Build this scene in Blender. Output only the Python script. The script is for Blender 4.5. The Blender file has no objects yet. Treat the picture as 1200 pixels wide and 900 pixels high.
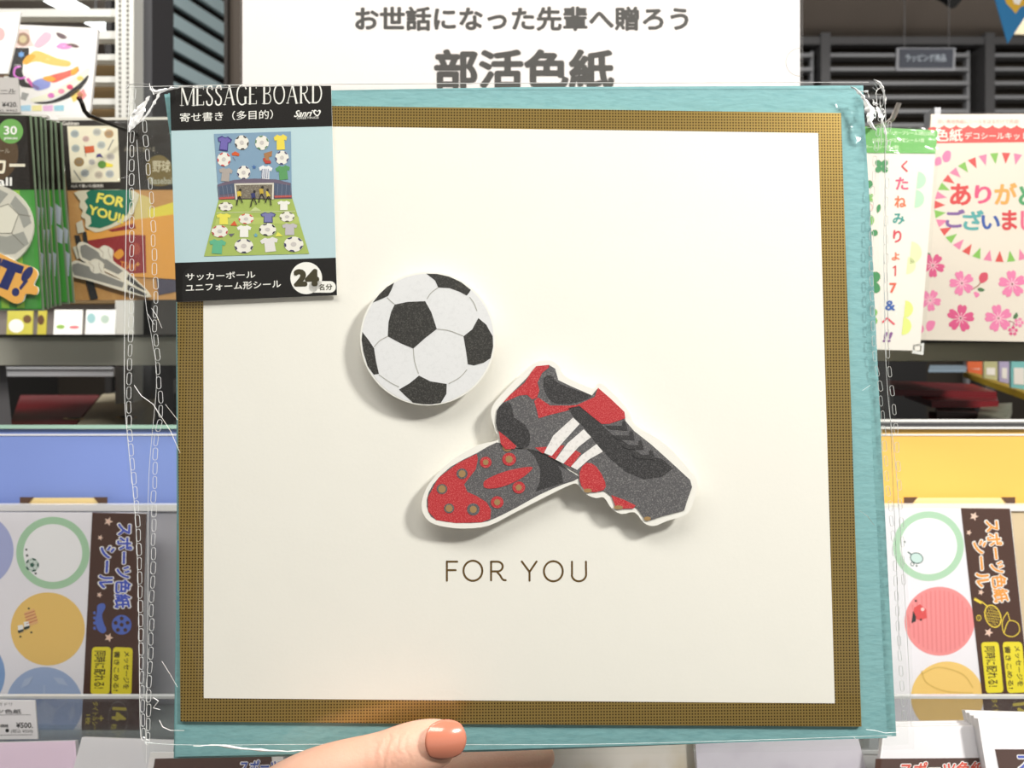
import bpy, bmesh, math, random
from mathutils import Vector, Matrix
from math import radians as R, sin, cos, pi, tau

# ------------------------------------------------------------------ camera, world, lights
SC = bpy.context.scene
COL = SC.collection
F = 920.0            # focal length in pixels of the 1200 px wide frame
CZ = 1.35            # camera height
cam_d = bpy.data.cameras.new('camera')
cam_d.sensor_width = 36
cam_d.lens = F / 1200 * 36
cam_d.clip_start = 0.01
cam_d.dof.use_dof = True
cam_d.dof.focus_distance = 0.29
cam_d.dof.aperture_fstop = 18
cam = bpy.data.objects.new('camera', cam_d)
cam.location = (0, 0, CZ)
cam.rotation_euler = (pi / 2, 0, 0)
COL.objects.link(cam)
SC.camera = cam

W = bpy.data.worlds.new('store_air')
SC.world = W
W.use_nodes = True
W.node_tree.nodes['Background'].inputs[0].default_value = (1.0, 0.97, 0.92, 1)
W.node_tree.nodes['Background'].inputs[1].default_value = 0.31

P0x = -.36
def area(name, loc, target, sx, sy, power, col=(1, .97, .92)):
    l = bpy.data.lights.new(name, 'AREA')
    l.shape = 'RECTANGLE'
    l.size, l.size_y, l.energy, l.color = sx, sy, power, col
    o = bpy.data.objects.new(name, l)
    o.location = loc
    o.rotation_euler = (Vector(target) - Vector(loc)).to_track_quat('-Z', 'Y').to_euler()
    COL.objects.link(o)
    return o
area('aisle_lamp', (0.66, -0.22, CZ + .58), (0, .3, CZ), .13, .10, 10.2)
area('ceiling_panel_light', (-0.35, -0.3, CZ + 1.05), (-.2, .5, CZ - .1), 1.4, .4, 15)
area('pack_fill', (-.34, .33, CZ + .80), (-.30, .55, CZ - .2), .6, .10, 3.0)  # added fill that brightens the hanging packs and the left tray
area('rear_aisle_light', (1.3, 1.3, CZ + 1.0), (1.3, 2.5, CZ), .8, .3, 7)
area('rear_left_light', (-1.2, 1.1, CZ + 1.0), (-1.0, 2.0, CZ + .3), .6, .3, 13)

area('postcard_fill', (P0x, .665, CZ + .085), (P0x, .70, CZ + .03), .3, .02, .05)  # added fill, no real fitting, lifts the shadowed postcards

SC.view_settings.view_transform = 'Standard'
SC.view_settings.look = 'None'
SC.view_settings.gamma = 1
SC.view_settings.use_curve_mapping = False
SC.view_settings.exposure = 0.13
SC.cycles.use_denoising = True
SC.cycles.transparent_max_bounces = 24
SC.cycles.max_bounces = 8

# ------------------------------------------------------------------ materials
def lin(c):
    return tuple(((v / 255) / 12.92 if v / 255 <= .04045 else ((v / 255 + .055) / 1.055) ** 2.4) for v in c) + (1,)
MATS = {}
def mat(col, rough=.55, metal=0, speck=None, speck_scale=2500, speck_amt=.5, bump=0, bump_scale=300, spec=.5, coat=0, stretch=None, key=None):
    k = (tuple(col), rough, metal, speck, speck_scale, speck_amt, bump, bump_scale, spec, coat, stretch)
    if k in MATS: return MATS[k]
    m = bpy.data.materials.new(key or 'print_%02x%02x%02x' % tuple(int(v) for v in col))
    m.use_nodes = True
    nt = m.node_tree
    b = nt.nodes['Principled BSDF']
    b.inputs['Base Color'].default_value = lin(col)
    b.inputs['Roughness'].default_value = rough
    b.inputs['Metallic'].default_value = metal
    b.inputs['Specular IOR Level'].default_value = spec
    b.inputs['Coat Weight'].default_value = coat
    b.inputs['Coat Roughness'].default_value = .06
    if speck or bump:
        tc = nt.nodes.new('ShaderNodeTexCoord')
        mp = nt.nodes.new('ShaderNodeMapping')
        nt.links.new(tc.outputs['Object'], mp.inputs[0])
        if stretch: mp.inputs['Scale'].default_value = stretch
    if speck:
        n = nt.nodes.new('ShaderNodeTexNoise'); n.inputs['Scale'].default_value = speck_scale; n.inputs['Detail'].default_value = 3
        nt.links.new(mp.outputs[0], n.inputs[0])
        r = nt.nodes.new('ShaderNodeMapRange'); r.inputs[1].default_value = .50; r.inputs[2].default_value = .68; r.inputs[4].default_value = speck_amt
        nt.links.new(n.outputs[0], r.inputs[0])
        x = nt.nodes.new('ShaderNodeMix'); x.data_type = 'RGBA'
        x.inputs[6].default_value = lin(col); x.inputs[7].default_value = lin(speck)
        nt.links.new(r.outputs[0], x.inputs[0]); nt.links.new(x.outputs[2], b.inputs['Base Color'])
    if bump:
        n = nt.nodes.new('ShaderNodeTexNoise'); n.inputs['Scale'].default_value = bump_scale; n.inputs['Detail'].default_value = 5
        nt.links.new(mp.outputs[0], n.inputs[0])
        u = nt.nodes.new('ShaderNodeBump'); u.inputs['Strength'].default_value = bump; u.inputs['Distance'].default_value = .0006
        nt.links.new(n.outputs[0], u.inputs['Height']); nt.links.new(u.outputs[0], b.inputs['Normal'])
    MATS[k] = m
    return m

def film(name, tint=(255, 255, 255), haze=.03, ior=1.35, rough=.05, bump=0, scale=60):
    m = bpy.data.materials.new(name); m.use_nodes = True
    nt = m.node_tree; nt.nodes.clear()
    out = nt.nodes.new('ShaderNodeOutputMaterial')
    tr = nt.nodes.new('ShaderNodeBsdfTransparent'); tr.inputs[0].default_value = lin(tint)
    gl = nt.nodes.new('ShaderNodeBsdfGlossy'); gl.inputs['Roughness'].default_value = rough
    di = nt.nodes.new('ShaderNodeBsdfDiffuse'); di.inputs[0].default_value = (.9, .9, .9, 1)
    lw = nt.nodes.new('ShaderNodeLayerWeight')
    pw = nt.nodes.new('ShaderNodeMath'); pw.operation = 'POWER'; pw.inputs[1].default_value = 4.5; nt.links.new(lw.outputs['Facing'], pw.inputs[0])
    fr = nt.nodes.new('ShaderNodeMath'); fr.operation = 'MULTIPLY_ADD'; fr.inputs[1].default_value = .7; fr.inputs[2].default_value = ((ior - 1) / (ior + 1)) ** 2 * 1.6
    nt.links.new(pw.outputs[0], fr.inputs[0])
    m1 = nt.nodes.new('ShaderNodeMixShader'); m2 = nt.nodes.new('ShaderNodeMixShader')
    m1.inputs[0].default_value = haze
    nt.links.new(tr.outputs[0], m1.inputs[1]); nt.links.new(di.outputs[0], m1.inputs[2])
    nt.links.new(fr.outputs[0], m2.inputs[0]); nt.links.new(m1.outputs[0], m2.inputs[1]); nt.links.new(gl.outputs[0], m2.inputs[2])
    nt.links.new(m2.outputs[0], out.inputs[0])
    if bump:
        tc = nt.nodes.new('ShaderNodeTexCoord')
        n = nt.nodes.new('ShaderNodeTexNoise'); n.inputs['Scale'].default_value = scale; n.inputs['Detail'].default_value = 3
        n.inputs['Distortion'].default_value = 1.5
        nt.links.new(tc.outputs['Object'], n.inputs[0])
        u = nt.nodes.new('ShaderNodeBump'); u.inputs['Strength'].default_value = bump; u.inputs['Distance'].default_value = .004
        nt.links.new(n.outputs[0], u.inputs['Height'])
        nt.links.new(u.outputs[0], gl.inputs['Normal']); nt.links.new(u.outputs[0], lw.inputs['Normal'])
    return m

def gold_mesh_mat():
    m = bpy.data.materials.new('gold_foil_grid'); m.use_nodes = True
    nt = m.node_tree; b = nt.nodes['Principled BSDF']
    b.inputs['Metallic'].default_value = .7; b.inputs['Roughness'].default_value = .31
    tc = nt.nodes.new('ShaderNodeTexCoord'); sp = nt.nodes.new('ShaderNodeSeparateXYZ')
    nt.links.new(tc.outputs['Object'], sp.inputs[0])
    hs = []
    for a in (0, 1):
        mu = nt.nodes.new('ShaderNodeMath'); mu.operation = 'MULTIPLY'; mu.inputs[1].default_value = 1 / .00108
        fr = nt.nodes.new('ShaderNodeMath'); fr.operation = 'FRACT'
        gt = nt.nodes.new('ShaderNodeMath'); gt.operation = 'GREATER_THAN'; gt.inputs[1].default_value = .50
        nt.links.new(sp.outputs[a], mu.inputs[0]); nt.links.new(mu.outputs[0], fr.inputs[0]); nt.links.new(fr.outputs[0], gt.inputs[0]); hs.append(gt)
    an = nt.nodes.new('ShaderNodeMath'); an.operation = 'MULTIPLY'
    nt.links.new(hs[0].outputs[0], an.inputs[0]); nt.links.new(hs[1].outputs[0], an.inputs[1])
    x = nt.nodes.new('ShaderNodeMix'); x.data_type = 'RGBA'
    x.inputs[6].default_value = lin((186, 156, 88)); x.inputs[7].default_value = lin((78, 58, 26))
    nt.links.new(an.outputs[0], x.inputs[0]); nt.links.new(x.outputs[2], b.inputs['Base Color'])
    return m

WHITE = (250, 248, 244)
# ------------------------------------------------------------------ geometry helpers
def P(px, py, d):
    return Vector(((px - 600) / F * d, d, CZ - (py - 450) / F * d))

class Frame:
    """a flat sheet's own axes: u to the right, v up, n towards the aisle"""
    def __init__(s, px, py, d, yaw=0, pitch=0, roll=0):
        s.o = P(px, py, d)
        base = Matrix(((1, 0, 0), (0, 0, -1), (0, 1, 0)))
        m = Matrix.Rotation(R(yaw), 3, 'Z') @ Matrix.Rotation(R(pitch), 3, 'X') @ base @ Matrix.Rotation(R(roll), 3, 'Z')
        s.m = Matrix.Translation(s.o) @ m.to_4x4()
        s.inv = s.m.inverted()
        s.n = (m @ Vector((0, 0, 1)))
        s.c = Vector((0, 0, CZ))
    def uv(s, px, py, w=0):
        r = P(px, py, 1) - s.c
        t = (s.n.dot(s.o + s.n * w - s.c)) / s.n.dot(r)
        q = s.inv @ (s.c + r * t)
        return (q.x, q.y)
    def pts(s, l, w=0):
        return [s.uv(x, y, w) for x, y in l]

class MB:
    def __init__(s): s.v = []; s.f = []; s.mi = []; s.m = []; s.smooth = False
    def mid(s, m):
        if m not in s.m: s.m.append(m)
        return s.m.index(m)
    def face(s, vs, m):
        n = len(s.v); s.v += [tuple(v) for v in vs]; s.f.append(tuple(range(n, n + len(vs)))); s.mi.append(s.mid(m))
    def poly(s, pts, w, m):
        a = sum(pts[i][0] * pts[(i + 1) % len(pts)][1] - pts[(i + 1) % len(pts)][0] * pts[i][1] for i in range(len(pts)))
        if a < 0: pts = pts[::-1]
        s.face([(x, y, w) for x, y in pts], m)
    def slab(s, pts, w0, w1, m, side=None):
        a = sum(pts[i][0] * pts[(i + 1) % len(pts)][1] - pts[(i + 1) % len(pts)][0] * pts[i][1] for i in range(len(pts)))
        if a < 0: pts = pts[::-1]
        n = len(s.v); k = len(pts); i0 = s.mid(m); i1 = s.mid(side or m)
        s.v += [(x, y, w1) for x, y in pts] + [(x, y, w0) for x, y in pts]
        s.f.append(tuple(range(n, n + k))); s.mi.append(i0)
        s.f.append(tuple(range(n + 2 * k - 1, n + k - 1, -1))); s.mi.append(i1)
        for i in range(k):
            j = (i + 1) % k
            s.f.append((n + i, n + k + i, n + k + j, n + j)); s.mi.append(i1)
    def ring(s, outer, inner, w0, w1, m):
        """two outlines of equal point count; the band between them"""
        n = len(s.v); k = len(outer); i0 = s.mid(m)
        s.v += [(x, y, w1) for x, y in outer] + [(x, y, w1) for x, y in inner] + [(x, y, w0) for x, y in outer] + [(x, y, w0) for x, y in inner]
        for i in range(k):
            j = (i + 1) % k
            for a, b in ((0, 1), (1, 3), (3, 2), (2, 0)):
                s.f.append((n + a * k + i, n + a * k + j, n + b * k + j, n + b * k + i)); s.mi.append(i0)
    def box(s, lo, hi, m):
        x0, y0, z0 = lo; x1, y1, z1 = hi
        c = [(x0, y0, z0), (x1, y0, z0), (x1, y1, z0), (x0, y1, z0), (x0, y0, z1), (x1, y0, z1), (x1, y1, z1), (x0, y1, z1)]
        n = len(s.v); s.v += c
        for f in ((0, 3, 2, 1), (4, 5, 6, 7), (0, 1, 5, 4), (1, 2, 6, 5), (2, 3, 7, 6), (3, 0, 4, 7)):
            s.f.append(tuple(n + i for i in f)); s.mi.append(s.mid(m))
    def hexa(s, c, m):
        n = len(s.v); s.v += [tuple(x) for x in c]
        for f in ((0, 3, 2, 1), (4, 5, 6, 7), (0, 1, 5, 4), (1, 2, 6, 5), (2, 3, 7, 6), (3, 0, 4, 7)):
            s.f.append(tuple(n + i for i in f)); s.mi.append(s.mid(m))
    def line(s, a, b, width, w, m):
        a, b = Vector(a), Vector(b); d = b - a
        if d.length < 1e-9: return
        d.normalize(); o = Vector((-d.y, d.x)) * width / 2; e = d * width * .3
        s.poly([(a - e + o)[:], (b + e + o)[:], (b + e - o)[:], (a - e - o)[:]], w, m)
    def stroke(s, pts, width, w, m):
        """one mitred ribbon of even or varying width"""
        k = len(pts); L = []; Rr = []
        for i, p in enumerate(pts):
            a = Vector(pts[max(i - 1, 0)]); b = Vector(pts[min(i + 1, k - 1)]); d = (b - a)
            if d.length < 1e-9: d = Vector((1, 0))
            d.normalize(); wd = width[i] if isinstance(width, (list, tuple)) else width
            o = Vector((-d.y, d.x)) * wd / 2; q = Vector(p)
            L.append((q + o)[:]); Rr.append((q - o)[:])
        for i in range(k - 1): s.poly([L[i], L[i + 1], Rr[i + 1], Rr[i]], w, m)
    def tube(s, pts, r, m, n=8, cap=True):
        pts = [Vector(p) for p in pts]; rings = []
        up = Vector((0, 0, 1))
        for i, p in enumerate(pts):
            d = (pts[min(i + 1, len(pts) - 1)] - pts[max(i - 1, 0)]).normalized()
            x = d.cross(up)
            if x.length < .1: x = d.cross(Vector((0, 1, 0)))
            x.normalize(); y = d.cross(x); rr = r[i] if isinstance(r, (list, tuple)) else r
            n0 = len(s.v); s.v += [tuple(p + (x * cos(tau * j / n) + y * sin(tau * j / n)) * rr) for j in range(n)]; rings.append(n0)
        for a, b in zip(rings, rings[1:]):
            for j in range(n):
                s.f.append((a + j, a + (j + 1) % n, b + (j + 1) % n, b + j)); s.mi.append(s.mid(m))
        if cap:
            s.f.append(tuple(rings[0] + j for j in range(n))[::-1]); s.mi.append(s.mid(m))
            s.f.append(tuple(rings[-1] + j for j in range(n))); s.mi.append(s.mid(m))
    def text(s, body, tl, tr, bl, w, m, bold=0.0, shear=0.0, spacing=1.0, align_x=None):
        vs, fs, (x0, y0, x1, y1) = glyphs(body, bold, shear, spacing)
        tl, tr, bl = Vector(tl), Vector(tr), Vector(bl); ex = tr - tl; ey = bl - tl
        n = len(s.v); per = len(vs) // (1 if not bold else 8 if bold < .06 else 12)
        for k_, (x, y) in enumerate(vs):
            n2 = k_ // per
            q = tl + ex * ((x - x0) / (x1 - x0)) + ey * ((y1 - y) / (y1 - y0)); s.v.append((q.x, q.y, w + n2 * 4e-6))
        for f in fs: s.f.append(tuple(n + i for i in f)); s.mi.append(s.mid(m))
    def build(s, name, parent=None, smooth=False, bevel=0):
        me = bpy.data.meshes.new(name)
        me.from_pydata(s.v, [], s.f)
        for m in s.m: me.materials.append(m)
        me.polygons.foreach_set('material_index', s.mi)
        if smooth: me.polygons.foreach_set('use_smooth', [True] * len(me.polygons))
        me.update()
        o = bpy.data.objects.new(name, me); COL.objects.link(o)
        if parent: o.parent = parent
        if bevel:
            b = o.modifiers.new('edge', 'BEVEL'); b.width = bevel; b.segments = 2; b.limit_method = 'ANGLE'
        return o

_G = {}
def glyphs(body, bold, shear, spacing):
    k = (body, bold, shear, spacing)
    if k in _G: return _G[k]
    c = bpy.data.curves.new('lettering', 'FONT'); c.body = body; c.resolution_u = 3; c.shear = shear; c.space_character = spacing
    o = bpy.data.objects.new('lettering', c); COL.objects.link(o)
    me = bpy.data.meshes.new_from_object(o)
    vs = [(v.co.x, v.co.y) for v in me.vertices]; fs = [tuple(p.vertices) for p in me.polygons]
    bpy.data.objects.remove(o); bpy.data.meshes.remove(me); bpy.data.curves.remove(c)
    if bold:   # heavier weight: the same letters laid over each other, shifted round a small circle
        nd = 8 if bold < .06 else 12
        v0, f0 = vs, fs; vs, fs = [], []
        for i in range(nd):
            n = len(vs); a = tau * i / nd; vs += [(x + cos(a) * bold, y + sin(a) * bold) for x, y in v0]; fs += [tuple(n + j for j in f) for f in f0]
    xs = [v[0] for v in vs]; ys = [v[1] for v in vs]
    _G[k] = (vs, fs, (min(xs), min(ys), max(xs), max(ys)))
    return _G[k]

def tbox(fr, x0, y0, x1, y1, dy=0):
    """corners of an upright line of text given its box in the picture; dy = rise of its right end"""
    return fr.uv(x0, y0), fr.uv(x1, y0 + dy), fr.uv(x0, y1)

def smooth(pts, n=4, closed=True):
    out = []; k = len(pts)
    rng = range(k) if closed else range(k - 1)
    for i in rng:
        g = lambda j: Vector(pts[j % k]) if closed else Vector(pts[max(0, min(k - 1, j))])
        p0, p1, p2, p3 = g(i - 1), g(i), g(i + 1), g(i + 2)
        for t in range(n):
            u = t / n
            q = .5 * ((2 * p1) + (p2 - p0) * u + (2 * p0 - 5 * p1 + 4 * p2 - p3) * u * u + (3 * p1 - p0 - 3 * p2 + p3) * u ** 3)
            out.append(q[:])
    if not closed: out.append(tuple(pts[-1]))
    return out
def circ(cx, cy, rx, ry=None, n=32, a0=0, a1=tau, rot=0):
    ry = rx if ry is None else ry; o = []
    full = abs(a1 - a0 - tau) < 1e-6
    for i in range(n if full else n + 1):
        t = a0 + (a1 - a0) * i / n; x, y = rx * cos(t), ry * sin(t)
        o.append((cx + x * cos(rot) - y * sin(rot), cy + x * sin(rot) + y * cos(rot)))
    return o
def star(cx, cy, r, k=5, inner=.45, rot=-pi / 2):
    return [(cx + cos(rot + pi * i / k) * (r if i % 2 == 0 else r * inner), cy + sin(rot + pi * i / k) * (r if i % 2 == 0 else r * inner)) for i in range(2 * k)]
def rrect(x0, y0, x1, y1, r, n=4):
    o = []
    for cx, cy, a in ((x1 - r, y1 - r, 0), (x0 + r, y1 - r, pi / 2), (x0 + r, y0 + r, pi), (x1 - r, y0 + r, 3 * pi / 2)):
        o += [(cx + r * cos(a + pi / 2 * i / n), cy + r * sin(a + pi / 2 * i / n)) for i in range(n + 1)]
    return o

def tag(o, label=None, cat=None, group=None, kind=None):
    if label: o['label'] = label
    if cat: o['category'] = cat
    if group: o['group'] = group
    if kind: o['kind'] = kind
    return o
def thing(name, label, cat, frame=None, loc=None, group=None):
    o = bpy.data.objects.new(name, None); COL.objects.link(o); o.empty_display_size = .02
    if frame: o.matrix_world = frame.m
    elif loc: o.location = loc
    return tag(o, label, cat, group)
def wpart(b, name, root):
    """a mesh given in world coordinates, hung on a root that is not at the origin"""
    inv = root.matrix_world.inverted() if root.matrix_world != Matrix.Identity(4) else Matrix.Translation(-root.location)
    b.v = [tuple(inv @ Vector(v)) for v in b.v]
    return b.build(name, root)
def copy_tree(o, parent=None):
    c = o.copy(); COL.objects.link(c); c.parent = parent
    for ch in list(o.children): copy_tree(ch, c)
    return c
EPS = .00006
random.seed(7)
#====PART2====
# ------------------------------------------------------------------ the setting
def struct(b, name): return tag(b.build(name), kind='structure')
CEIL = CZ + 1.12
b = MB(); b.box((-2.6, -2.5, -.05), (3.2, 4.6, 0), mat((120, 112, 104), .4, bump=.2, bump_scale=30)); struct(b, 'floor')
b = MB(); b.box((-2.6, -2.5, CEIL), (3.2, 4.6, CEIL + .05), mat((190, 176, 164), .8, bump=.3, bump_scale=60)); struct(b, 'ceiling')
b = MB(); b.box((-2.6, 4.5, 0), (3.2, 4.6, CEIL), mat((96, 88, 80), .8)); struct(b, 'wall_back')
b = MB(); b.box((-2.7, -2.5, 0), (-2.6, 4.6, CEIL), mat((96, 96, 96), .8)); struct(b, 'wall_left')

STEEL = mat((190, 190, 188), .35, .6); DGREY = mat((92, 92, 94), .5, .3); LGREY = mat((150, 152, 156), .45, .2)
BLACK = mat((14, 12, 13), .5); DARK = mat((34, 30, 28), .6)
CHROME = mat((205, 205, 205), .15, 1); ACR = film('clear_acrylic', (246, 250, 249), .02, 1.45, .06)

# far slatted rack, right
root = thing('slatted_rack', 'tall grey metal rack of horizontal slats against the far wall under the aisle sign', 'rack', loc=None)
D = 2.5
root.matrix_world = Matrix.Translation((P(1070, 450, D).x, D, 0))
def bx(x0, x1, y0, y1, d0, d1, m, name, rt):
    b = MB(); a = P(x0, y0, d0); c = P(x1, y1, d0); b.box((a.x, d0, c.z), (c.x, d1, a.z), m); return wpart(b, name, rt)
bx(900, 1300, 43, 52, D - .03, D, DGREY, 'top_rail', root)
b = MB(); b.box((P(900, 0, D).x, D + .05, 0), (P(1300, 0, D).x, D + .07, P(0, 44, D).z), mat((52, 46, 38), .8)); wpart(b, 'back_panel', root)
for x in (900, 957, 1147, 1300):
    b = MB(); a = P(x, 44, D); b.box((a.x, D - .035, 0), (a.x + .03, D + .05, a.z), DGREY); wpart(b, 'upright', root)
for (xa, xb) in ((912, 953), (966, 1136), (1157, 1298)):
    for x in (xa, xb - 3):
        b = MB(); a = P(x, 60, D); b.box((a.x, D, .3), (a.x + .009, D + .02, a.z), LGREY); wpart(b, 'bay_side', root)
    for k in range(9):
        y = 64.5 + 16.4 * k
        bx(xa, xb, y - 2.2, y + 2.2, D - .015, D + .02, LGREY, 'slat', root)

# hanging aisle sign
fr = Frame(1084, 69, 2.05, 0, 0, -.5)
root = thing('hanging_sign', 'small dark navy aisle sign in a grey frame hanging before the slatted rack', 'sign', fr)
b = MB(); b.slab(fr.pts([(1051, 56), (1120, 56), (1119, 83), (1050, 83)]), -.006, 0, mat((116, 118, 124), .5)); b.build('sign_frame', root)
b = MB(); b.slab(fr.pts([(1054, 57.5), (1117, 57.5), (1116, 79.5), (1053.5, 79.5)]), 0, .002, mat((24, 32, 48), .6)); b.build('sign_face', root)
b = MB(); b.text('ラッピング用品', *tbox(fr, 1061, 64, 1108, 72.5), .0024, mat((150, 160, 170)), .01); b.build('lettering', root)
for x in (1060, 1112): b = MB(); b.tube([P(x, 56, 2.05), Vector((P(x, 56, 2.05).x, 2.05, CEIL))], .0012, DGREY, 5); wpart(b, 'hanging_wire', root)

# pennant
fr = Frame(1182, 20, 1.1, 10)
root = thing('pennant', 'blue triangular pennant with a yellow emblem hanging at top right', 'pennant', fr)
b = MB(); b.slab(fr.pts([(1163, -12), (1222, -12), (1181, 51)]), -.001, 0, mat((44, 122, 176), .7)); b.build('cloth', root)
b = MB(); b.poly(fr.pts([(1176, -6), (1212, -6), (1203, 6), (1196, 8), (1190, 16), (1185, 10), (1179, 4)]), .0002, mat((226, 180, 60)))
b.poly(fr.pts([(1186, -4), (1198, -2), (1194, 6), (1188, 4)]), .0004, mat(WHITE)); b.build('emblem', root)
b = MB(); b.tube([P(1130, -14, 1.1), P(1240, -12, 1.1)], .0015, mat(WHITE), 6); wpart(b, 'cord', root)
fr = Frame(1200, 33, 1.5)
b = MB(); b.slab(fr.pts([(1192, 15), (1240, 10), (1240, 42), (1188, 40)]), -.002, 0, mat((214, 200, 168), .7))
o = b.build('paper_card'); o.matrix_world = fr.m; tag(o, 'cream card hanging behind the blue pennant', 'card')

# spotlight on the ceiling
root = thing('ceiling_spotlight', 'black spotlight on the dark ceiling above the far rack', 'lamp'); root.matrix_world = Matrix.Translation((P(1110, 0, 2.1).x, 2.1, CEIL))
b = MB(); c = P(1109, -6, 2.1); b.tube([(c.x, 2.1, CEIL - .0), (c.x, 2.1, c.z + .01)], .008, BLACK, 10); wpart(b, 'stem', root)
b = MB(); b.tube([(c.x - .02, 2.12, c.z + .02), (c.x, 2.1, c.z), (c.x + .015, 2.08, c.z - .022)], [.014, .02, .024], BLACK, 14); wpart(b, 'lamp_head', root)

# fluorescent tube, upper left
root = thing('fluorescent_lamp', 'bright white fluorescent tube hanging over the far left aisle', 'lamp')
a, c = P(138, 38, 2.2), P(46, -12, 1.98); dv = (c - a); e = a + dv * 5.2
root.matrix_world = Matrix.Translation(a)
em = bpy.data.materials.new('lamp_glow'); em.use_nodes = True; n_ = em.node_tree.nodes['Principled BSDF']; n_.inputs['Emission Color'].default_value = (.93, 1, .98, 1); n_.inputs['Emission Strength'].default_value = 5
b = MB(); b.tube([a, e], .019, em, 12); wpart(b, 'glass_tube', root)
for q in ([a - dv * .06, a + dv * .02], [e, e + dv * .08]): b = MB(); b.tube(q, .0195, LGREY, 12); wpart(b, 'end_cap', root)
for t in (.3, 4.6):
    q = a + dv * t; b = MB(); b.tube([q, (q.x, q.y, CEIL)], .003, DGREY, 6); wpart(b, 'hanging_rod', root)

# slanting louvre wall, upper left
root = thing('louvre_screen', 'pale blue slanting louvre screen between the white upright and the signboard', 'screen')
root.matrix_world = Matrix.Translation((-.92, 1.97, 0))
dirx = Vector((.34, 1, 0)).normalized()
A0 = Vector((-.98, 1.8, 0)) + Vector((.34, 1, 0)) * .10; A1 = A0 + Vector((.34, 1, 0)) * 1.3; nrm = Vector((dirx.y, -dirx.x, 0))
def strip(z0, z1, off, th, m, name, a=A0, c=A1):
    b = MB(); o_ = nrm * off; t_ = nrm * th
    b.hexa([a + o_ + Vector((0, 0, z0)), c + o_ + Vector((0, 0, z0)), c + o_ - t_ + Vector((0, 0, z0)), a + o_ - t_ + Vector((0, 0, z0)),
            a + o_ + Vector((0, 0, z1)), c + o_ + Vector((0, 0, z1)), c + o_ - t_ + Vector((0, 0, z1)), a + o_ - t_ + Vector((0, 0, z1))], m)
    return wpart(b, name, root)
strip(0, CEIL, -.03, .02, mat((36, 34, 34), .8), 'back_panel')
for k in range(9):
    z = CZ + 1.06 - .06 * k
    strip(z, z + .036, 0, .012, mat((204, 230, 238) if k < 6 else (128, 118, 104), .45), 'slat')
q = A0 + Vector((.34, 1, 0)) * .62
strip(0, CEIL, .012, .03, mat((58, 54, 52), .5), 'upright', q, q + Vector((.34, 1, 0)) * .04)
strip(0, CEIL, .012, .03, mat((58, 54, 52), .5), 'upright', A0, A0 + Vector((.34, 1, 0)) * .03)

# brown upright beside the signboard
root = thing('brown_upright', 'dark brown upright board just left of the white signboard', 'post'); x = P(266, 0, .95).x
ZC = P(0, 552, .53).z; root.matrix_world = Matrix.Translation((x, .95, ZC))
b = MB(); b.box((x, .95, ZC), (P(292, 0, .95).x, .97, CEIL), mat((70, 60, 50), .6)); wpart(b, 'board', root)
b = MB(); b.box((x, .94, ZC), (x + .004, .95, CEIL), mat((44, 38, 34), .6)); wpart(b, 'edge_strip', root)

# near rack, upper left
root = thing('white_slatted_rack', 'white rack of thin horizontal bars with a slotted upright at upper left', 'rack')
D = .78
root.matrix_world = Matrix.Translation((P(60, 0, D).x, D, P(0, 552, .53).z)); ZC = P(0, 552, .53).z
RW = mat((222, 222, 216), .35, .1)
x0, x1 = P(147, 0, D).x, P(168, 0, D).x
b = MB(); b.box((x0, D - .02, ZC), (x1, D, CEIL - .3), RW); up = wpart(b, 'upright', root)
b = MB()
for k in range(56):
    z = P(0, -8 + 5.6 * k, D - .02).z
    for fx in (.2, .62):
        xx = x0 + (x1 - x0) * fx; b.box((xx, D - .0205, z), (xx + .0022, D - .0199, z + .0028), mat((120, 118, 112)))
tag(b.build('slot', up), kind='stuff')
up.children[0].data.transform(Matrix.Translation(-root.matrix_world.translation))
b = MB(); b.box((x1, D, ZC), (P(178, 0, D).x, D + .05, CEIL - .3), mat((66, 66, 70), .5)); wpart(b, 'dark_upright', root)
ZC = P(0, 552, .53).z; x00 = P(-90, 0, D).x
b = MB(); b.box((x00 - .02, D - .02, ZC), (x00, D + .03, CEIL - .3), RW); wpart(b, 'upright', root)
for k in range(9):
    y = -4 + 25.6 * k
    a, c = P(0, y - (4.5 if k < 3 else 3.4), D), P(0, y + (4.5 if k < 3 else 3.4), D)
    b = MB(); b.box((x00, D - .012, c.z), (x0, D, a.z), RW); wpart(b, 'slat', root)
b = MB(); b.box((x00, D + .03, P(0, 352, D).z), (x0 + .003, D + .04, P(0, 52, D).z), mat((150, 124, 84), .7)); wpart(b, 'back_panel', root)
b = MB()
b.box((x00, D + .04, P(0, 402, D).z), (P(215, 0, D).x, D + .05, P(0, 350, D).z), mat((150, 142, 136), .6)); wpart(b, 'lower_panel', root)
b = MB(); b.box((P(152, 0, D).x, D + .0, P(0, 402, D).z), (P(215, 0, D).x, D + .03, P(0, 330, D).z), mat((62, 60, 58), .6)); wpart(b, 'end_panel', root)

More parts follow.
